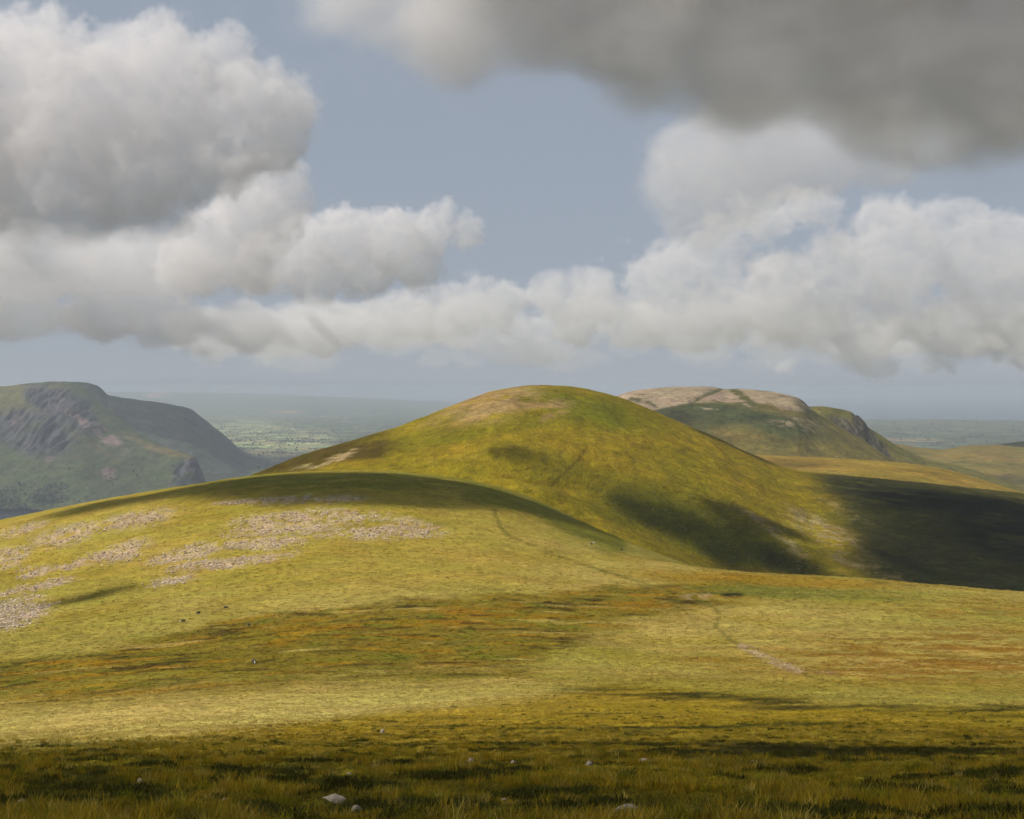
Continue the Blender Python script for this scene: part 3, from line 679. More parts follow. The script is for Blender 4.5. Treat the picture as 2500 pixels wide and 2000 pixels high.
cloud('cloud', sky_blobs(7000, [(105, 70, 68), (60, 190, 150), (-140, 260, 260), (210, 290, 210), (400, 230, 175), (395, 85, 58), (545, 140, 78), (580, 300, 160), (650, 230, 82), (705, 300, 78), (150, 440, 190), (330, 420, 170), (-100, 470, 200), (470, 410, 110)]),
      'big heaped white cloud with grey base at upper left', 320, 0.0052, 0.28, 0.10, 0.75, zpy(592, 7000), 1.0, None, 7, 0.28, 0.68, 1.0, 0.3)
cloud('cloud', sky_blobs(9500, [(660, 440, 88), (620, 520, 110), (540, 590, 110), (690, 500, 66), (470, 650, 90), (600, 640, 80)]),
      'bright tilted cloud tucked below the big heaped cloud', 180, 0.005, 0.42, 0.11, 0.75, None, 1.0, None, 7, 0.25, 0.75, 1.0, 0.3)
cloud('cloud', sky_blobs(11500, [(-260, 660, 230), (-60, 660, 220), (120, 650, 210), (300, 655, 200), (450, 680, 130), (60, 760, 140), (250, 770, 140), (420, 780, 125), (600, 795, 120), (760, 800, 110)]),
      'long flat grey white cloud bank low at the left', 240, 0.003, 0.65, 0.14, 0.5, None, 2.0, None, 7, 0.2, 0.72, 1.5, 0.3)
cloud('cloud', sky_blobs(10500, [(640, 650, 85), (740, 615, 92), (850, 590, 92), (960, 590, 88), (1050, 560, 62), (1010, 640, 72), (890, 670, 78), (770, 690, 70), (1085, 515, 30), (1140, 570, 45)]),
      'bright heaped cloud in the middle of the sky', 220, 0.0052, 0.38, 0.10, 0.7, zpy(748, 10500), 1.0, None, 7, 0.25, 0.75, 1.1, 0.3)
random.seed(5)
row = []
for k in range(26):
    x = 520 + k * 90 + random.uniform(-30, 30)
    row.append((x, random.uniform(775, 825), random.uniform(90, 140), random.uniform(-900, 900)))
cloud('cloud', sky_blobs(15500, row), 'long low row of small clouds above the horizon', 360, 0.0019, 1.0, 0.18, 0.42, None, 2.0, None, 6, 0.3, 0.75, 1.5, 0.2)
cloud('cloud', sky_blobs(5600, [(870, -10, 165), (1090, 25, 190), (1330, -5, 200), (1580, 25, 230), (1850, 90, 240), (2150, 130, 245), (2450, 150, 250), (2800, 140, 320), (1200, -300, 330), (1700, -350, 400), (2250, -300, 420), (2800, -300, 420), (2500, 310, 70), (2380, 330, 50)]),
      'broad dark grey cloud spreading over the upper right', 210, 0.0054, 0.38, 0.34, 1.0, None, 1.0, None, 7, 0.0, 0.5, 1.5, 0.25, 0.62)
cloud('cloud', sky_blobs(8000, [(1730, 390, 160), (1880, 380, 160), (2020, 380, 150), (2160, 395, 120), (1710, 480, 110), (1640, 450, 80), (1700, 555, 85), (1790, 480, 110), (1800, 300, 120), (1960, 300, 130), (2120, 310, 130), (2280, 340, 110)]),
      'soft grey cloud below the dark one', 180, 0.0038, 0.4, 0.4, 0.8, None, 1.35, None, 6, 0.2, 0.5, 1.3, 0.35)
cloud('cloud', sky_blobs(12000, [(1640, 650, 92), (1560, 690, 78), (1760, 620, 98), (1870, 560, 88), (1960, 515, 70), (1900, 680, 125), (2050, 680, 135), (2190, 640, 135), (2180, 560, 90), (2310, 590, 110), (2420, 640, 140), (2540, 690, 170), (1760, 760, 110), (1950, 790, 110), (2120, 800, 110), (2330, 800, 110), (2520, 830, 100), (1470, 725, 68), (1360, 750, 68), (1620, 780, 90)]),
      'pile of white and grey clouds low at the right', 330, 0.0027, 0.9, 0.10, 0.65, None, 1.15, None, 7, 0.22, 0.82, 1.25, 0.3)
cloud('cloud', sky_blobs(13500, [(1450, 690, 55), (1330, 725, 60), (1240, 740, 65), (1170, 700, 45), (1120, 755, 70), (1400, 790, 70), (1540, 800, 70), (1010, 770, 70), (910, 795, 70), (1925, 880, 32)]),
      'broken small clouds between the two heaped banks', 200, 0.0034, 0.8, 0.12, 0.75, None, 1.15, None, 7, 0.25, 0.75, 1.25, 0.3)
row = [(700 + k * 120 + random.uniform(-50, 50), random.uniform(835, 885), random.uniform(60, 95), random.uniform(-800, 800)) for k in range(17)]
cloud('cloud', sky_blobs(17500, row), 'thin broken shreds of cloud just above the horizon', 300, 0.0008, 0.9, 0.3, 0.5, None, 2.8, None, 6, 0.2, 0.8, 1.8, 0.4)
print('clouds', time.time() - T0)

# unseen clouds overhead at left, shaped for the shade they cast on the land
def shading_cloud(pts, alt, label, amp=0.35, dens=0.012, flatten=1.6, soft=0.5, res=60, wisp=0.38):
    bl = []
    for (gx, gy, gz, r) in pts:
        k = (alt - gz) / SUN.z
        bl.append((Vector((gx, gy, gz)) + SUN * k, r))
    return cloud('cloud', bl, label, res, dens, amp, soft, 1.0, None, flatten, 'unseen clouds overhead that shade the land', 4, 0.0, wisp, 1.0, 0.0, 1.0)
def on(sheet, rows, lst):
    """points of the ground at picture positions, with the shadow's radius in metres"""
    out = []
    for q in lst:
        p, k = sheet.find(q[0], q[1], rows); out.append((p.x, p.y, p.z, q[2]))
    return out
MOOR_ROWS = moor.Y <= Dcr[None] * 1.02
shading_cloud([(60, -10, -10, 125), (-75, -45, -10, 115), (190, 10, -10, 135), (320, 0, -10, 140), (-190, -80, -10, 120)], 1150, 'cloud overhead shading the near slope', wisp=0.12)
shading_cloud(on(moor, MOOR_ROWS, [(240, 1232, 34), (420, 1200, 44), (600, 1180, 54), (760, 1176, 60), (920, 1178, 66), (1060, 1186, 60), (1170, 1200, 52), (1260, 1220, 42), (1340, 1248, 34), (1420, 1284, 26), (1500, 1324, 20), (1580, 1352, 15), (1650, 1374, 11)]), 1200, 'cloud overhead shading the top of the knoll', 0.35, 0.10, wisp=0.5)
shading_cloud(on(hill, ht < 1, [(1460, 1195, 14), (1520, 1222, 24), (1590, 1255, 32), (1680, 1285, 36), (1770, 1318, 40), (1860, 1352, 42), (1950, 1388, 38), (2040, 1418, 28)]), 1250, 'unseen cloud added overhead to shade the gully of the hill', 0.45, 0.05, wisp=0.5)  # unseen cloud added to darken the gully
shading_cloud(on(hill, ht < 1, [(1265, 1105, 26), (1215, 1108, 16)]), 1250, 'wisp overhead shading a spot on the hill', 0.2, 0.055)
shading_cloud(on(hill, ht < 1, [(2230, 1245, 62), (2370, 1240, 105), (2550, 1270, 150), (2390, 1390, 105), (2550, 1420, 150), (2800, 1380, 220)]), 1300, 'cloud overhead shading the dark right flank', 0.35, 0.03, wisp=0.6)
shading_cloud(on(moor, MOOR_ROWS, [(180, 1468, 9), (230, 1452, 10), (285, 1438, 8)]), 1200, 'small wisp overhead shading a spot of the knoll', 0.2, 0.6)
shading_cloud(on(ridge, rt < 1, [(330, 1010, 190), (420, 1045, 260), (510, 1090, 240), (585, 1130, 220)]) + [(-1150, 6500, -400, 420)], 1500, 'cloud overhead shading the dark ridge of the fell', 0.3, 0.010)
shading_cloud(on(mesa, mt < 1, [(1600, 1030, 70), (1660, 1020, 60), (1850, 1020, 50)]), 1350, 'cloud overhead shading the side of the stony fell', 0.3, 0.014)

# ------------------------------------------------------------------ scattered stuff: grass, heath, stones, trees
def scatter(name, P, rz, scale, idx, colr, variants, mat, label, tilt=None):
    """one object of stuff: a small mesh on every point"""
    n = len(P)
    me = bpy.data.meshes.new(name); me.vertices.add(n); me.vertices.foreach_set('co', np.asarray(P, np.float32).ravel())
    def attr(nm, ty, key, v): me.attributes.new(nm, ty, 'POINT').data.foreach_set(key, np.ascontiguousarray(v).ravel())
    rot = np.zeros((n, 3), np.float32); rot[:, 2] = rz
    if tilt is not None: rot[:, 0] = tilt[:, 0]; rot[:, 1] = tilt[:, 1]
    attr('turn', 'FLOAT_VECTOR', 'vector', rot); attr('size', 'FLOAT_VECTOR', 'vector', np.asarray(scale, np.float32)); attr('pick', 'INT', 'value', idx.astype(np.int32))
    c4 = np.ones((n, 4), np.float32); c4[:, :3] = colr; attr('tuft', 'FLOAT_COLOR', 'color', c4)
    coll = bpy.data.collections.new(name + '_kinds')
    for k, v in enumerate(variants):
        v.materials.clear(); v.materials.append(mat); coll.objects.link(bpy.data.objects.new('%s_kind_%02d' % (name, k), v))
    t = bpy.data.node_groups.new(name, 'GeometryNodeTree')
    t.interface.new_socket('Geometry', in_out='INPUT', socket_type='NodeSocketGeometry'); t.interface.new_socket('Geometry', in_out='OUTPUT', socket_type='NodeSocketGeometry')
    g = Nodes(t)
    gi = g.n('NodeGroupInput'); go = g.n('NodeGroupOutput')
    ci = g.n('GeometryNodeCollectionInfo'); ci.inputs[0].default_value = coll; ci.inputs['Separate Children'].default_value = True; ci.inputs['Reset Children'].default_value = True
    ip = g.n('GeometryNodeInstanceOnPoints'); g.put(ip.inputs['Points'], gi.outputs[0]); g.put(ip.inputs['Instance'], ci.outputs[0]); ip.inputs['Pick Instance'].default_value = True
    def named(nm, ty):
        x = g.n('GeometryNodeInputNamedAttribute', data_type=ty); x.inputs[0].default_value = nm; return x.outputs[0]
    er = g.n('FunctionNodeEulerToRotation'); g.put(er.inputs[0], named('turn', 'FLOAT_VECTOR'))
    g.put(ip.inputs['Instance Index'], named('pick', 'INT')); g.put(ip.inputs['Rotation'], er.outputs[0]); g.put(ip.inputs['Scale'], named('size', 'FLOAT_VECTOR'))
    g.put(go.inputs[0], ip.outputs[0])
    o = link(bpy.data.objects.new(name, me)); o.modifiers.new('spread', 'NODES').node_group = t
    return tag(o, label, None, None, 'stuff')

def tuft_mat(name, trans=0.35, rough=0.8, lo=0.75, hi=1.25):
    m, g, out = new_mat(name)
    a = g.n('ShaderNodeAttribute', attribute_name='tuft', attribute_type='INSTANCER').outputs['Color']
    r = g.n('ShaderNodeObjectInfo').outputs['Random']
    c = g.vmath('SCALE', a, g.remap(r, 0, 1, lo, hi))
    p = g.n('ShaderNodeBsdfPrincipled'); p.inputs['Roughness'].default_value = rough; p.inputs['Specular IOR Level'].default_value = 0.15
    g.put(p.inputs['Base Color'], c)
    if trans:
        t = g.n('ShaderNodeBsdfTranslucent'); g.put(t.inputs[0], c)
        x = g.n('ShaderNodeMixShader'); x.inputs[0].default_value = trans; g.put(x.inputs[1], p.outputs[0]); g.put(x.inputs[2], t.outputs[0]); g.put(out.inputs[0], x.outputs[0])
    else: g.put(out.inputs[0], p.outputs[0])
    return m

def blades(seed, n, h, spread, lean, w):
    """a tuft of n bent tapering blades"""
    r = random.Random(seed); V = []; Fc = []
    for k in range(n):
        a = r.uniform(0, 6.283); d = spread * math.sqrt(r.random()); x, y = d * math.cos(a), d * math.sin(a)
        b = r.uniform(0, 6.283); L = lean * r.uniform(0.2, 1.0); hh = h * r.uniform(0.5, 1.0); ww = w * r.uniform(0.7, 1.3)
        q = r.uniform(0, 3.14); ox, oy = ww * math.cos(q), ww * math.sin(q); i = len(V)
        V += [(x - ox, y - oy, -0.04), (x + ox, y + oy, -0.04),
              (x + L * 0.35 * math.cos(b) - ox * .7, y + L * 0.35 * math.sin(b) - oy * .7, hh * 0.6), (x + L * 0.35 * math.cos(b) + ox * .7, y + L * 0.35 * math.sin(b) + oy * .7, hh * 0.6),
              (x + L * math.cos(b), y + L * math.sin(b), hh)]
        Fc += [(i, i + 1, i + 3, i + 2), (i + 2, i + 3, i + 4)]
    me = bpy.data.meshes.new('tuft'); me.from_pydata(V, [], Fc); return me

def lump(seed, sub, rough, sq=(1, 1, 1), facet=False):
    """an irregular stone or crown: icosphere pushed about by noise"""
    bm = bmesh.new(); bmesh.ops.create_icosphere(bm, subdivisions=sub, radius=1.0)
    from mathutils import noise
    off = Vector((seed * 7.1, seed * 3.3, seed * 1.7))
    for v in bm.verts:
        d = 1 + rough * noise.noise(v.co * 1.1 + off) + rough * 0.5 * noise.noise(v.co * 2.6 + off)
        v.co = Vector((v.co.x * sq[0], v.co.y * sq[1], v.co.z * sq[2])) * d
    me = bpy.data.meshes.new('lump'); bm.to_mesh(me); bm.free()
    me.polygons.foreach_set('use_smooth', np.full(len(me.polygons), not facet))
    return me

lD0, lDs = math.log(mD[0]), math.log(mD[-1]) - math.log(mD[0])
def sample(px0, D):
    """interpolate the moor grid at column px0 and distance D: point and colour"""
    r = (np.log(D) - lD0) / lDs * (len(mD) - 1); c = (px0 - mpx[0]) / (mpx[-1] - mpx[0]) * (len(mpx) - 1)
    i = np.clip(r.astype(int), 0, len(mD) - 2); j = np.clip(c.astype(int), 0, len(mpx) - 2); u = (r - i)[:, None]; v = (c - j)[:, None]
    def il(A): return (A[i, j] * (1 - u) + A[i + 1, j] * u) * (1 - v) + (A[i, j + 1] * (1 - u) + A[i + 1, j + 1] * u) * v
    P = np.stack([moor.X, moor.Y, moor.Z], -1)
    return il(P), il(moor.col), hollow[i, j], nearm[i, j], n_patch[i, j]
n_patch = fbm(moor.X, moor.Y, 5.5, 4, 0.6, 120)
# stones of the near slope: picture position, width and height in photograph pixels
STONES = [
    (44, 1973, 34, 24, 'pale pointed stone in the bottom corner of the dark slope'),
    (180, 1899, 32, 8, 'low flat stone above the pale pointed stone'),
    (345, 1912, 19, 15, 'small round stone between the flat stone and the straw tussocks'),
    (766, 1906, 13, 10, 'tiny pale stone beside the long flat slab'),
    (850, 1894, 19, 10, 'small stone perched on a dark mound above the long flat slab'),
    (816, 1950, 62, 14, 'long flat slab lying level in the grass'),
    (864, 1988, 36, 24, 'tilted wedge of stone just below the long flat slab'),
    (549, 1956, 26, 9, 'low brownish stone sunk in dark heath'),
    (465, 1843, 8, 6, 'single white pebble high on the slope to the left'),
    (1422, 1969, 46, 10, 'thin pale slab left of the broad boulder'),
    (1520, 1984, 78, 22, 'broad flat boulder at the bottom edge, the largest stone'),
    (1228, 1954, 17, 8, 'small pale stone in front of tall straw grass'),
    (1151, 1858, 17, 8, 'flat pale stone, leftmost of a line of five'),
    (1255, 1863, 15, 7, 'little stone, second in the line of five'),
    (1393, 1864, 16, 7, 'dull low stone, third in the line of five'),
    (1439, 1865, 16, 8, 'stone under a dark tuft, fourth in the line of five'),
    (1574, 1857, 27, 9, 'wide grey stone, last in the line of five'),
    (1042, 1877, 9, 6, 'tiny white stone left of the line of five'),
    (936, 1784, 11, 8, 'lone stone on the smooth grass near the edge of sunlight'),
    (1846, 1865, 32, 10, 'long grey stone below the dark heather band'),
    (1846, 1893, 10, 8, 'small white stone under the long grey stone'),
    (2315, 1950, 30, 15, 'split pale stone alone at the right of the slope')]
STONE_AT = np.array([[*moor.find(q[0], q[1] + q[3] * 0.3, MOOR_ROWS)[0][:], q[2]] for q in STONES])
def clear(P):
    """False where a blade would stand on or just in front of a stone"""
    ok = np.ones(len(P), bool)
    for x_, y_, z_, w_ in STONE_AT:
        r_ = w_ / 2 * y_ / F
        ok &= ~((np.abs(P[:, 0] - x_) < r_ * 1.25 + 0.03) & (P[:, 1] < y_ + r_ * 0.9) & (P[:, 1] > y_ - r_ * 0.9 - 0.55 * y_ / 16))
    return ok
GRASS_MAT = tuft_mat('grass_blades')
def spread(N, D0, D1, px0=-350, px1=2850):
    q = rng.uniform(px0, px1, N); D = np.exp(rng.uniform(math.log(D0), math.log(D1), N))
    A = (*sample(q, D), D); k_ = clear(A[0])
    return tuple(a_[k_] for a_ in A)
# short turf
P, c, hol, nm, npat, gD = spread(90000, 9.5, 300)
keep = rng.random(len(P)) < np.clip(1.15 - 0.95 * hol * nm, 0.1, 1)
P, c, hol, nm, npat, gD = P[keep], c[keep], hol[keep], nm[keep], npat[keep], gD[keep]; n = len(P)
dry = sstep(0.04, 0.11, c.mean(1))[:, None]
gc = np.where((rng.random(n) < 0.4 + 0.5 * npat)[:, None], c * (1 - 0.4 * dry) + np.array((0.28, 0.185, 0.006)) * 0.4 * dry, c * 0.85 + np.array((0.12, 0.12, 0.004)) * 0.25 * dry)
gc = np.where((gD > 110)[:, None], c * rng.uniform(0.8, 1.2, (n, 1)), gc)
hgt = rng.uniform(0.4, 0.9, n) * np.clip(0.8 + 0.7 * npat, 0.45, 1.3) * (0.5 + 0.5 * nm); wid = rng.uniform(0.8, 1.4, n) * np.clip(gD / 45, 1, 2.6)
scatter('moor_grass', P, rng.uniform(0, 6.28, n), np.stack([wid, wid, hgt], -1), rng.integers(0, 8, n), gc,
        [blades(k, 18, 0.12, 0.15, 0.08, 0.005 + 0.001 * (k % 3)) for k in range(8)], GRASS_MAT, 'short brown and green moor grass of the near slope')
# tall straw tussocks, gathered in patches
P, c, hol, nm, npat, gD = spread(90000, 9.5, 110)
n_t = fbm(P[:, 0], P[:, 1], 3.2, 3, 0.6, 140)
keep = rng.random(len(P)) < np.clip(0.6 * sstep(0.05, 0.5, n_t + 0.6 * npat - 0.6 * hol) * nm + 0.015, 0, 1) * sstep(0.035, 0.09, c.mean(1))
P, c, npat, gD = P[keep], c[keep], npat[keep], gD[keep]; n = len(P)
k_ = rng.random(n)[:, None]
gc = np.where(k_ < 0.62, np.array((0.33, 0.22, 0.012)), np.where(k_ < 0.85, np.array((0.18, 0.17, 0.008)), np.array((0.40, 0.30, 0.06)))) * rng.uniform(0.65, 1.15, (n, 1))
sz = rng.uniform(0.55, 1.25, n)
scatter('tussock_grass', P, rng.uniform(0, 6.28, n), np.stack([sz, sz, sz * rng.uniform(0.7, 1.2, n)], -1), rng.integers(0, 8, n), gc,
        [blades(70 + k, 34, 0.24, 0.12, 0.15, 0.005) for k in range(8)], GRASS_MAT, 'tall straw coloured tussocks standing on the near slope')
# coarse tussocks of the sunlit saddle and knoll
P, c, hol, nm, npat, gD = spread(70000, 85, 640)
keep = (nm < 0.6) & (rng.random(len(P)) < 0.75 + 0.5 * npat)
P, c, npat, gD = P[keep], c[keep], npat[keep], gD[keep]; n = len(P)
w = rng.uniform(0.5, 1.3, n) * np.clip(gD / 160, 0.9, 2.2)
scatter('tussock_grass', P, rng.uniform(0, 6.28, n), np.stack([w, w, w * rng.uniform(0.25, 0.55, n)], -1), rng.integers(0, 6, n), c * rng.uniform(0.80, 1.14, (n, 1)),
        [blades(120 + k, 16, 0.26, 0.30, 0.14, 0.03) for k in range(6)], GRASS_MAT, 'pale tussocky grass of the sunlit saddle and knoll')
# dark low heath in the hollows
P, c, hol, nm, npat, gD = spread(90000, 9.5, 150)
keep = rng.random(len(P)) < hol * nm
P, gD = P[keep], gD[keep]; n = len(P)
gc = np.array((0.046, 0.050, 0.006)) * rng.uniform(0.5, 1.5, (n, 1)) + np.array((0.02, 0.008, 0.0)) * rng.random((n, 1))
w = rng.uniform(0.7, 1.5, n)
scatter('heath', P, rng.uniform(0, 6.28, n), np.stack([w, w, w * rng.uniform(0.6, 1.2, n)], -1), rng.integers(0, 5, n), gc,
        [blades(40 + k, 36, 0.10, 0.16, 0.08, 0.009) for k in range(5)], GRASS_MAT, 'dark low heath and moss in the hollows of the near slope')
# loose stones of the knoll
STONE_VARIANTS = [lump(k, 1, 0.55, (1, 0.8, 0.55), True) for k in range(6)]
SCREE_MAT = tuft_mat('scree_stone', 0, 0.9, 0.6, 1.3)
ok = np.argwhere((moor.scree > 0.06 + 0.6 * rng.random(moor.scree.shape)) & (moor.px > -300) & (moor.px < 1400) & MOOR_ROWS)
pick_ = ok[rng.integers(0, len(ok), 19000)]
P = np.stack([moor.X[pick_[:, 0], pick_[:, 1]], moor.Y[pick_[:, 0], pick_[:, 1]], moor.Z[pick_[:, 0], pick_[:, 1]]], -1) + rng.normal(0, 1, (len(pick_), 3)) * np.array((1.6, 4.0, 0))
n = len(P); sz = 0.12 + 0.5 * rng.random(n) ** 3
scatter('scree', P, rng.uniform(0, 6.28, n), np.stack([sz, sz, sz], -1), rng.integers(0, 6, n), np.array((0.50, 0.39, 0.28)) * rng.uniform(0.7, 1.12, (n, 1)), STONE_VARIANTS, SCREE_MAT, 'loose pinkish grey stones strewn over the knoll')
# boulders strewn over the right side of the hill
front = (ht < 1)
w_ = (ell(hill.px, hill.py, 1850, 1330, 260, 60, -24) + 1.5 * scr) * front
ok = np.argwhere(w_ > 0.25); pick_ = ok[rng.integers(0, len(ok), 1300)]
P = np.stack([hill.X[pick_[:, 0], pick_[:, 1]], hill.Y[pick_[:, 0], pick_[:, 1]], hill.Z[pick_[:, 0], pick_[:, 1]]], -1) + rng.normal(0, 1, (len(pick_), 3)) * np.array((1.5, 2.5, 0))
n = len(P); sz = rng.uniform(0.2, 0.65, n) ** 1.6 + 0.08
scatter('scree', P, rng.uniform(0, 6.28, n), np.stack([sz, sz, sz], -1), rng.integers(0, 6, n), np.array((0.38, 0.31, 0.22)) * rng.uniform(0.5, 1.2, (n, 1)), STONE_VARIANTS, SCREE_MAT, 'pale boulders strewn down the right side of the hill')
# stones of the worn path
N = 700
tt = rng.random(N); xs = 1815 + 150 * tt + rng.normal(0, 9, N); ys = 1580 + 62 * tt + rng.normal(0, 2.5, N)
P = np.array([moor.find(a, b, MOOR_ROWS)[0][:] for a, b in zip(xs[:260], ys[:260])]); n = len(P)
P = P + rng.normal(0, 1, (n, 3)) * np.array((0.5, 1.2, 0)); sz = rng.uniform(0.05, 0.17, n)
scatter('path_stones', P, rng.uniform(0, 6.28, n), np.stack([sz, sz, sz], -1), rng.integers(0, 6, n), np.array((0.46, 0.35, 0.24)) * rng.uniform(0.6, 1.2, (n, 1)), STONE_VARIANTS, SCREE_MAT, 'small pale stones of the worn footpath')
# trees by the lake and in the plain
TREE_MAT = tuft_mat('tree_leaves', 0, 0.9, 0.6, 1.3)
TREES = [lump(20 + k, 2, 0.75, (1, 1, 1.05), True) for k in range(5)]
def trees(name, sheet, w, count, size, label, colour):
    ok = np.argwhere(w > rng.random(w.shape)); pk_ = ok[rng.integers(0, len(ok), count)]
    P = np.stack([sheet.X[pk_[:, 0], pk_[:, 1]], sheet.Y[pk_[:, 0], pk_[:, 1]], sheet.Z[pk_[:, 0], pk_[:, 1]]], -1) + rng.normal(0, 1, (count, 3)) * np.stack([sheet.Y[pk_[:, 0], pk_[:, 1]] * 0.004, sheet.Y[pk_[:, 0], pk_[:, 1]] * 0.009, np.zeros(count)], -1)
    sz = rng.uniform(0.5, 1.2, count) * size; P[:, 2] += sz * 0.5
    scatter(name, P, rng.uniform(0, 6.28, count), np.stack([sz, sz, sz * rng.uniform(0.7, 1.3, count)], -1), rng.integers(0, 5, count), np.array(colour) * rng.uniform(0.6, 1.3, (count, 1)), TREES, TREE_MAT, label)
nw = fbm(fell.X, fell.Y, 160, 4, 0.6, 130)
trees('woodland', fell, (ft < 1) * np.clip(ell(fell.px, fell.py, 30, 1215, 150, 26, 4) * sstep(-0.15, 0.3, nw) + 0.004 * ell(fell.px, fell.py, 150, 1170, 300, 60), 0, 1), 1600, 6.5, 'dark trees along the lake shore below the fell', (0.07, 0.09, 0.055))
nw = fbm(plain.X, plain.Y, 700, 4, 0.6, 131); nv = np.abs(fbm(plain.X, plain.Y, 420, 3, 0.5, 132))
trees('woodland', plain, np.clip(sstep(0.12, 0.35, nw) * 0.5 + (nv < 0.035) * 0.9, 0, 1) * (plain.Y < 30000) * (plain.Y > 8400) * (plain.px > 250) * (plain.px < 2700), 13000, 10.0, 'hedgerow trees and woods of the farmed plain', (0.065, 0.08, 0.05))
print('scatter', time.time() - T0)

# ------------------------------------------------------------------ single stones lying on the near slope
m, g, out = new_mat('grey_stone'); STONE_MAT = m
co = g.n('ShaderNodeTexCoord').outputs['Object']
p = g.n('ShaderNodeBsdfPrincipled'); p.inputs['Roughness'].default_value = 0.9; p.inputs['Specular IOR Level'].default_value = 0.2
n1 = g.noise(co, 5, 5, 0.65, 0.4); n2 = g.noise(co, 28, 4, 0.7)
c = g.mix(g.remap(n1, 0.35, 0.68, 0, 1), (0.36, 0.29, 0.21), (0.17, 0.135, 0.095))
c = g.mix(g.remap(n2, 0.58, 0.7, 0, 0.8), c, (0.44, 0.38, 0.29))
c = g.mix(g.remap(g.noise(co, 3.1, 3, 0.6), 0.6, 0.7, 0, 0.6), c, (0.10, 0.10, 0.04))
g.put(p.inputs['Base Color'], c)
b = g.n('ShaderNodeBump'); b.inputs['Strength'].default_value = 0.5; b.inputs['Distance'].default_value = 0.02; g.put(b.inputs['Height'], n2); g.put(p.inputs['Normal'], b.outputs[0])
g.put(out.inputs[0], p.outputs[0])
def stone(px_, py_, w, h, label, seed):
    P_, k = moor.find(px_, py_ + h * 0.3, MOOR_ROWS)
    rr = random.Random(seed); a = w / 2 * P_.y / F * 1.1; hh = h * P_.y / F
    bm = bmesh.new(); bmesh.ops.create_icosphere(bm, subdivisions=3, radius=1.0)
    from mathutils import noise
    off = Vector((seed * 3.7, seed * 1.9, seed))
    planes = [(Vector((rr.uniform(-1, 1), rr.uniform(-1, 1), rr.uniform(-0.2, 1))).normalized(), rr.uniform(0.62, 0.9)) for _ in range(9)]
    for v in bm.verts:
        q = v.co.copy()
        for nn, d in planes:                       # split faces of the stone
            e = q.dot(nn) - d
            if e > 0: q -= nn * e * 0.9
        q *= 1 + 0.16 * noise.noise(q * 1.6 + off) + 0.07 * noise.noise(q * 4 + off)
        v.co = (q.x * a, q.y * a * 0.8, q.z * hh * 0.95)
    me = bpy.data.meshes.new('stone'); bm.to_mesh(me); bm.free(); me.materials.append(STONE_MAT)
    me.polygons.foreach_set('use_smooth', np.ones(len(me.polygons), bool))
    o = link(bpy.data.objects.new('stone', me)); o.location = P_ + Vector((0, 0, hh * 0.25)); o.rotation_euler = (0, 0, rr.uniform(-0.6, 0.6))
    return tag(o, label, 'stone', 'stones lying on the near slope')
for k, q in enumerate(STONES):
    stone(*q, seed=k + 1)

# ------------------------------------------------------------------ sheep
def tube_body(name, chains, mat):
    """one continuous closed surface: tapering tubes (point, radius) merged by a voxel remesh"""
    bm = bmesh.new()
    for ch in chains:
        rings = []
        for i, (pt, r) in enumerate(ch):
            pt = Vector(pt); d = (Vector(ch[min(i + 1, len(ch) - 1)][0]) - Vector(ch[max(i - 1, 0)][0])).normalized()
            u = d.orthogonal().normalized(); v = d.cross(u)
            rings.append([bm.verts.new(pt + (u * math.cos(6.2832 * k / 8) + v * math.sin(6.2832 * k / 8)) * r) for k in range(8)])
        for a, b in zip(rings[:-1], rings[1:]):
            for k in range(8): bm.faces.new((a[k], a[(k + 1) % 8], b[(k + 1) % 8], b[k]))
        bm.faces.new(rings[0][::-1]); bm.faces.new(rings[-1])
    bmesh.ops.recalc_face_normals(bm, faces=bm.faces)
    me = bpy.data.meshes.new(name); bm.to_mesh(me); bm.free(); me.materials.append(mat)
    o = link(bpy.data.objects.new(name, me))
    rm = o.modifiers.new('skin', 'REMESH'); rm.mode = 'VOXEL'; rm.voxel_size = 0.03; rm.use_smooth_shade = True
    return o
m, g, out = new_mat('fleece'); FLEECE = m
p = g.n('ShaderNodeBsdfPrincipled'); p.inputs['Roughness'].default_value = 1.0
x = g.n('ShaderNodeSeparateXYZ'); g.put(x.inputs[0], g.n('ShaderNodeTexCoord').outputs['Object'])
face = g.remap(x.outputs[0], 0.50, 0.56, 0, 1)
g.put(p.inputs['Base Color'], g.mix(face, g.mix(g.noise(g.n('ShaderNodeTexCoord').outputs['Object'], 9, 3), (0.035, 0.028, 0.022), (0.085, 0.07, 0.055)), (0.62, 0.58, 0.52)))
g.put(out.inputs[0], p.outputs[0])
m, g, out = new_mat('pale_fleece'); PALE = m
p = g.n('ShaderNodeBsdfPrincipled'); p.inputs['Roughness'].default_value = 1.0; g.put(p.inputs['Base Color'], g.mix(g.noise(g.n('ShaderNodeTexCoord').outputs['Object'], 9, 3), (0.5, 0.46, 0.4), (0.68, 0.64, 0.56))); g.put(out.inputs[0], p.outputs[0])
SHEEP = [[((-.52, 0, .52), .10), ((-.42, 0, .55), .22), ((-.15, 0, .54), .27), ((.15, 0, .55), .26), ((.38, 0, .58), .20), ((.48, 0, .56), .13)],
         [((.36, 0, .60), .15), ((.52, 0, .50), .11), ((.62, 0, .34), .085), ((.70, 0, .20), .075), ((.74, 0, .10), .045)],
         [((.60, .06, .38), .03), ((.58, .15, .36), .02)], [((.60, -.06, .38), .03), ((.58, -.15, .36), .02)],
         [((-.50, 0, .60), .06), ((-.60, 0, .45), .035)]]
for sx, sy in ((.30, .12), (.30, -.12), (-.34, .12), (-.34, -.12)):
    SHEEP.append([((sx, sy, .45), .085), ((sx + (.02 if sx > 0 else -.05), sy, .24), .05), ((sx, sy, .04), .035), ((sx + .02, sy, 0), .04)])
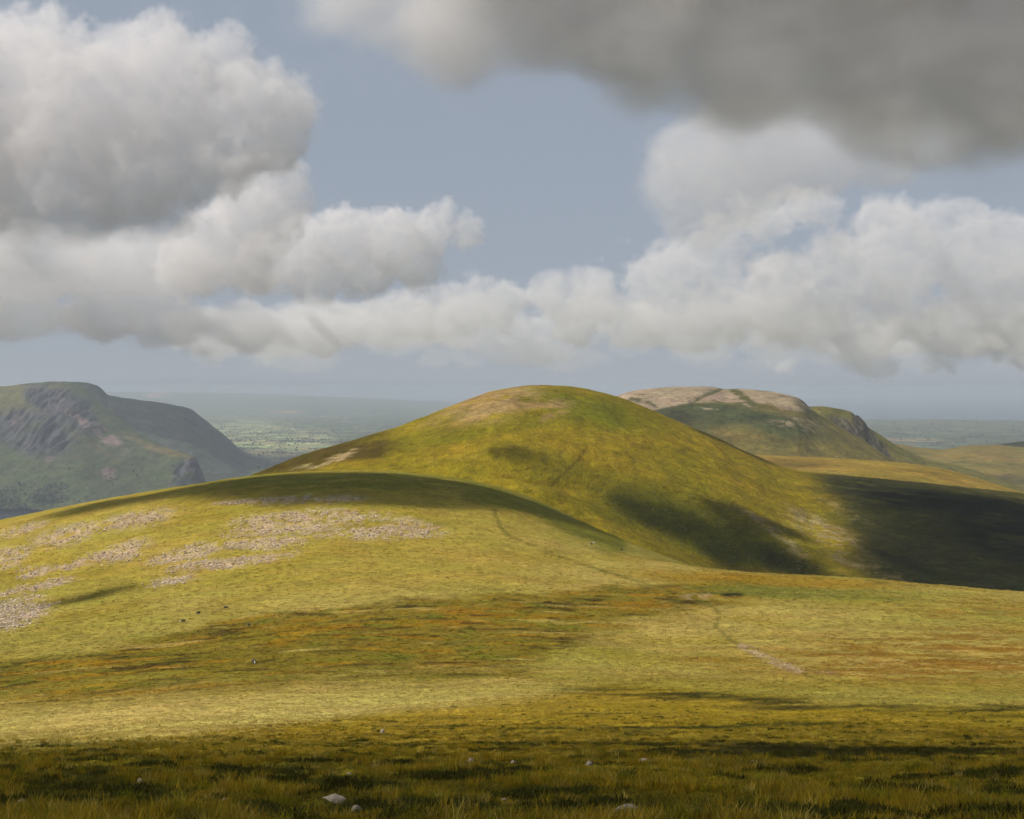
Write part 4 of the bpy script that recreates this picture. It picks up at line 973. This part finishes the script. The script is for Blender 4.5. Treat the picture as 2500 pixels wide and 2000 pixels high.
proto = None
for k, (sh_, q, rows_, rz, mt_, lab) in enumerate([
    (moor, (447, 1519), MOOR_ROWS, 3.3, FLEECE, 'dark sheep with a white face, lowest of the three on the knoll grass'),
    (moor, (484, 1501), MOOR_ROWS, 0.7, FLEECE, 'smallest looking dark sheep, middle of the three on the knoll grass'),
    (moor, (555, 1488), MOOR_ROWS, 0.2, FLEECE, 'dark sheep side on, highest of the three on the knoll grass'),
    (moor, (604, 1530), MOOR_ROWS, 2.2, FLEECE, 'dark sheep at the upper edge of the brown bog'),
    (moor, (618, 1618), MOOR_ROWS, 5.2, FLEECE, 'dark sheep with white face in the middle of the brown bog'),
    (moor, (1446, 1330), MOOR_ROWS, 3.6, FLEECE, 'dark sheep with white face beside the pale one below the gully'),
    (moor, (1451, 1328), MOOR_ROWS, 0.4, PALE, 'pale sheep touching the dark one below the gully'),
    (moor, (1516, 1344), MOOR_ROWS, 0.1, FLEECE, 'dark sheep near the brow, alone to the right of the pair'),
    (hill, (1349, 1170), ht < 1, 0.3, FLEECE, 'dark sheep beside the path on the hill')]):
    P_, _ = sh_.find(*q, rows_)
    if proto is None: o = proto = tube_body('sheep', SHEEP, FLEECE)
    else:
        o = proto.copy(); link(o)
        if mt_ is PALE: o.data = proto.data.copy(); o.data.materials.clear(); o.data.materials.append(PALE)
    o.location = P_ + Vector((0, 0, -0.01)); o.rotation_euler = (0, 0, rz); o.scale = (1.05,) * 3
    tag(o, lab, 'sheep', 'sheep grazing on the moor')

# ------------------------------------------------------------------ people on the hill
m, g, out = new_mat('walker_clothes'); WALK = m
p = g.n('ShaderNodeBsdfPrincipled'); p.inputs['Roughness'].default_value = 0.9
x = g.n('ShaderNodeSeparateXYZ'); g.put(x.inputs[0], g.n('ShaderNodeTexCoord').outputs['Object'])
g.put(p.inputs['Base Color'], g.mix(g.remap(x.outputs[2], 1.46, 1.50, 0, 1), (0.03, 0.03, 0.035), (0.32, 0.2, 0.14))); g.put(out.inputs[0], p.outputs[0])
def walker(stride):
    L = [[((0, 0, .88), .14), ((0, 0, 1.05), .14), ((0, 0, 1.28), .17), ((0, 0, 1.42), .12), ((0, 0, 1.50), .06)], [((0, 0, 1.50), .06), ((.01, 0, 1.57), .09), ((.015, 0, 1.66), .105), ((.01, 0, 1.75), .06)]]
    for sy in (1, -1):
        st_ = stride * sy
        L.append([((0, .09 * sy, .92), .10), ((st_ * .5, .10 * sy, .50), .07), ((st_ * .7 - .04, .10 * sy, .09), .045), ((st_ * .7 + .12, .11 * sy, .03), .04)])
        L.append([((0, .18 * sy, 1.38), .065), ((-st_ * .25, .24 * sy, 1.10), .05), ((-st_ * .1 + .08, .25 * sy, .85), .04), ((-st_ * .1 + .10, .25 * sy, .77), .035)])
    return L
for k, (q, rz, stride, lab) in enumerate([((1329, 943), 0.4, 0.0, 'person standing on the hilltop, left of the two close together'), ((1333, 943), 2.9, 0.0, 'person standing on the hilltop, right of the two close together'),
                                      ((1357, 945), 3.3, 0.3, 'person walking apart from the pair along the hilltop'), ((1442, 1057), 1.7, 0.3, 'dark walker on the hill path, left of the pair'), ((1445, 1057), 1.4, 0.28, 'dark walker on the hill path, right of the pair')]):
    P_, _ = hill.find(*q, ht <= 1.0)
    o = tube_body('person', walker(stride), WALK); o.location = P_; o.rotation_euler = (0, 0, rz)
    tag(o, lab, 'person', 'walkers on the hill')

# ------------------------------------------------------------------ far houses of the plain
m, g, out = new_mat('white_render'); HW = m
p = g.n('ShaderNodeBsdfPrincipled'); p.inputs['Roughness'].default_value = 0.9
g.put(p.inputs['Base Color'], g.mix(g.n('ShaderNodeObjectInfo').outputs['Random'], (0.80, 0.78, 0.74), (0.62, 0.55, 0.48))); g.put(out.inputs[0], p.outputs[0])
m, g, out = new_mat('slate_roof'); HR = m
p = g.n('ShaderNodeBsdfPrincipled'); p.inputs['Roughness'].default_value = 0.7
g.put(p.inputs['Base Color'], g.mix(g.n('ShaderNodeObjectInfo').outputs['Random'], (0.10, 0.105, 0.12), (0.2, 0.15, 0.13))); g.put(out.inputs[0], p.outputs[0])
def house_mesh():
    w = bpy.data.meshes.new('wall')
    w.from_pydata([(-1, -.5, -.3), (1, -.5, -.3), (1, .5, -.3), (-1, .5, -.3), (-1, -.5, .7), (1, -.5, .7), (1, .5, .7), (-1, .5, .7), (-1, 0, 1.1), (1, 0, 1.1)], [], [(0, 1, 5, 4), (2, 3, 7, 6), (1, 2, 6, 9, 5), (3, 0, 4, 8, 7)]); w.materials.append(HW)
    r_ = bpy.data.meshes.new('roof')
    r_.from_pydata([(-1.06, -.58, .66), (1.06, -.58, .66), (1.06, 0, 1.14), (-1.06, 0, 1.14), (-1.06, .58, .66), (1.06, .58, .66), (.7, -.08, 1.0), (.9, -.08, 1.0), (.9, .08, 1.0), (.7, .08, 1.0), (.7, -.08, 1.4), (.9, -.08, 1.4), (.9, .08, 1.4), (.7, .08, 1.4)], [],
                   [(0, 1, 2, 3), (3, 2, 5, 4), (6, 7, 11, 10), (7, 8, 12, 11), (8, 9, 13, 12), (9, 6, 10, 13), (10, 11, 12, 13)]); r_.materials.append(HR)
    return w, r_
HWM, HRM = house_mesh()
def house(P_, size, rz, label, group=None):
    e = bpy.data.objects.new('house', None); link(e); e.location = P_; e.rotation_euler = (0, 0, rz); e.scale = (size,) * 3
    link(bpy.data.objects.new('wall', HWM), e); link(bpy.data.objects.new('roof', HRM), e)
    tag(e, label, 'house', group)
rr = random.Random(3)
for k in range(46):
    x_ = 548 + 300 * (k / 45) + rr.uniform(-6, 6); y_ = 1013 + 8 * (k / 45) + rr.uniform(-5, 6) * (1 - 0.4 * k / 45)
    P_, _ = plain.find(x_, y_); P_.x = (x_ - CX) / F * P_.y
    house(P_ + Vector((0, 0, 4)), rr.uniform(9, 17), rr.uniform(-0.5, 0.5), 'tiny pale house of the village strung across the plain', 'houses of the far village')
for x_, y_, sz_, lab in [(585, 1121, 26, 'white farmhouse in the dark fields below the ridge of the fell'), (855, 1068, 12, 'small white farm close to the hill edge, lower of two'), (758, 1068, 14, 'pale farm at the end of the bright green fields')]:
    P_, _ = plain.find(x_, y_); house(P_ + Vector((0, 0, 6)), sz_, 0.15, lab)
print('done', time.time() - T0)
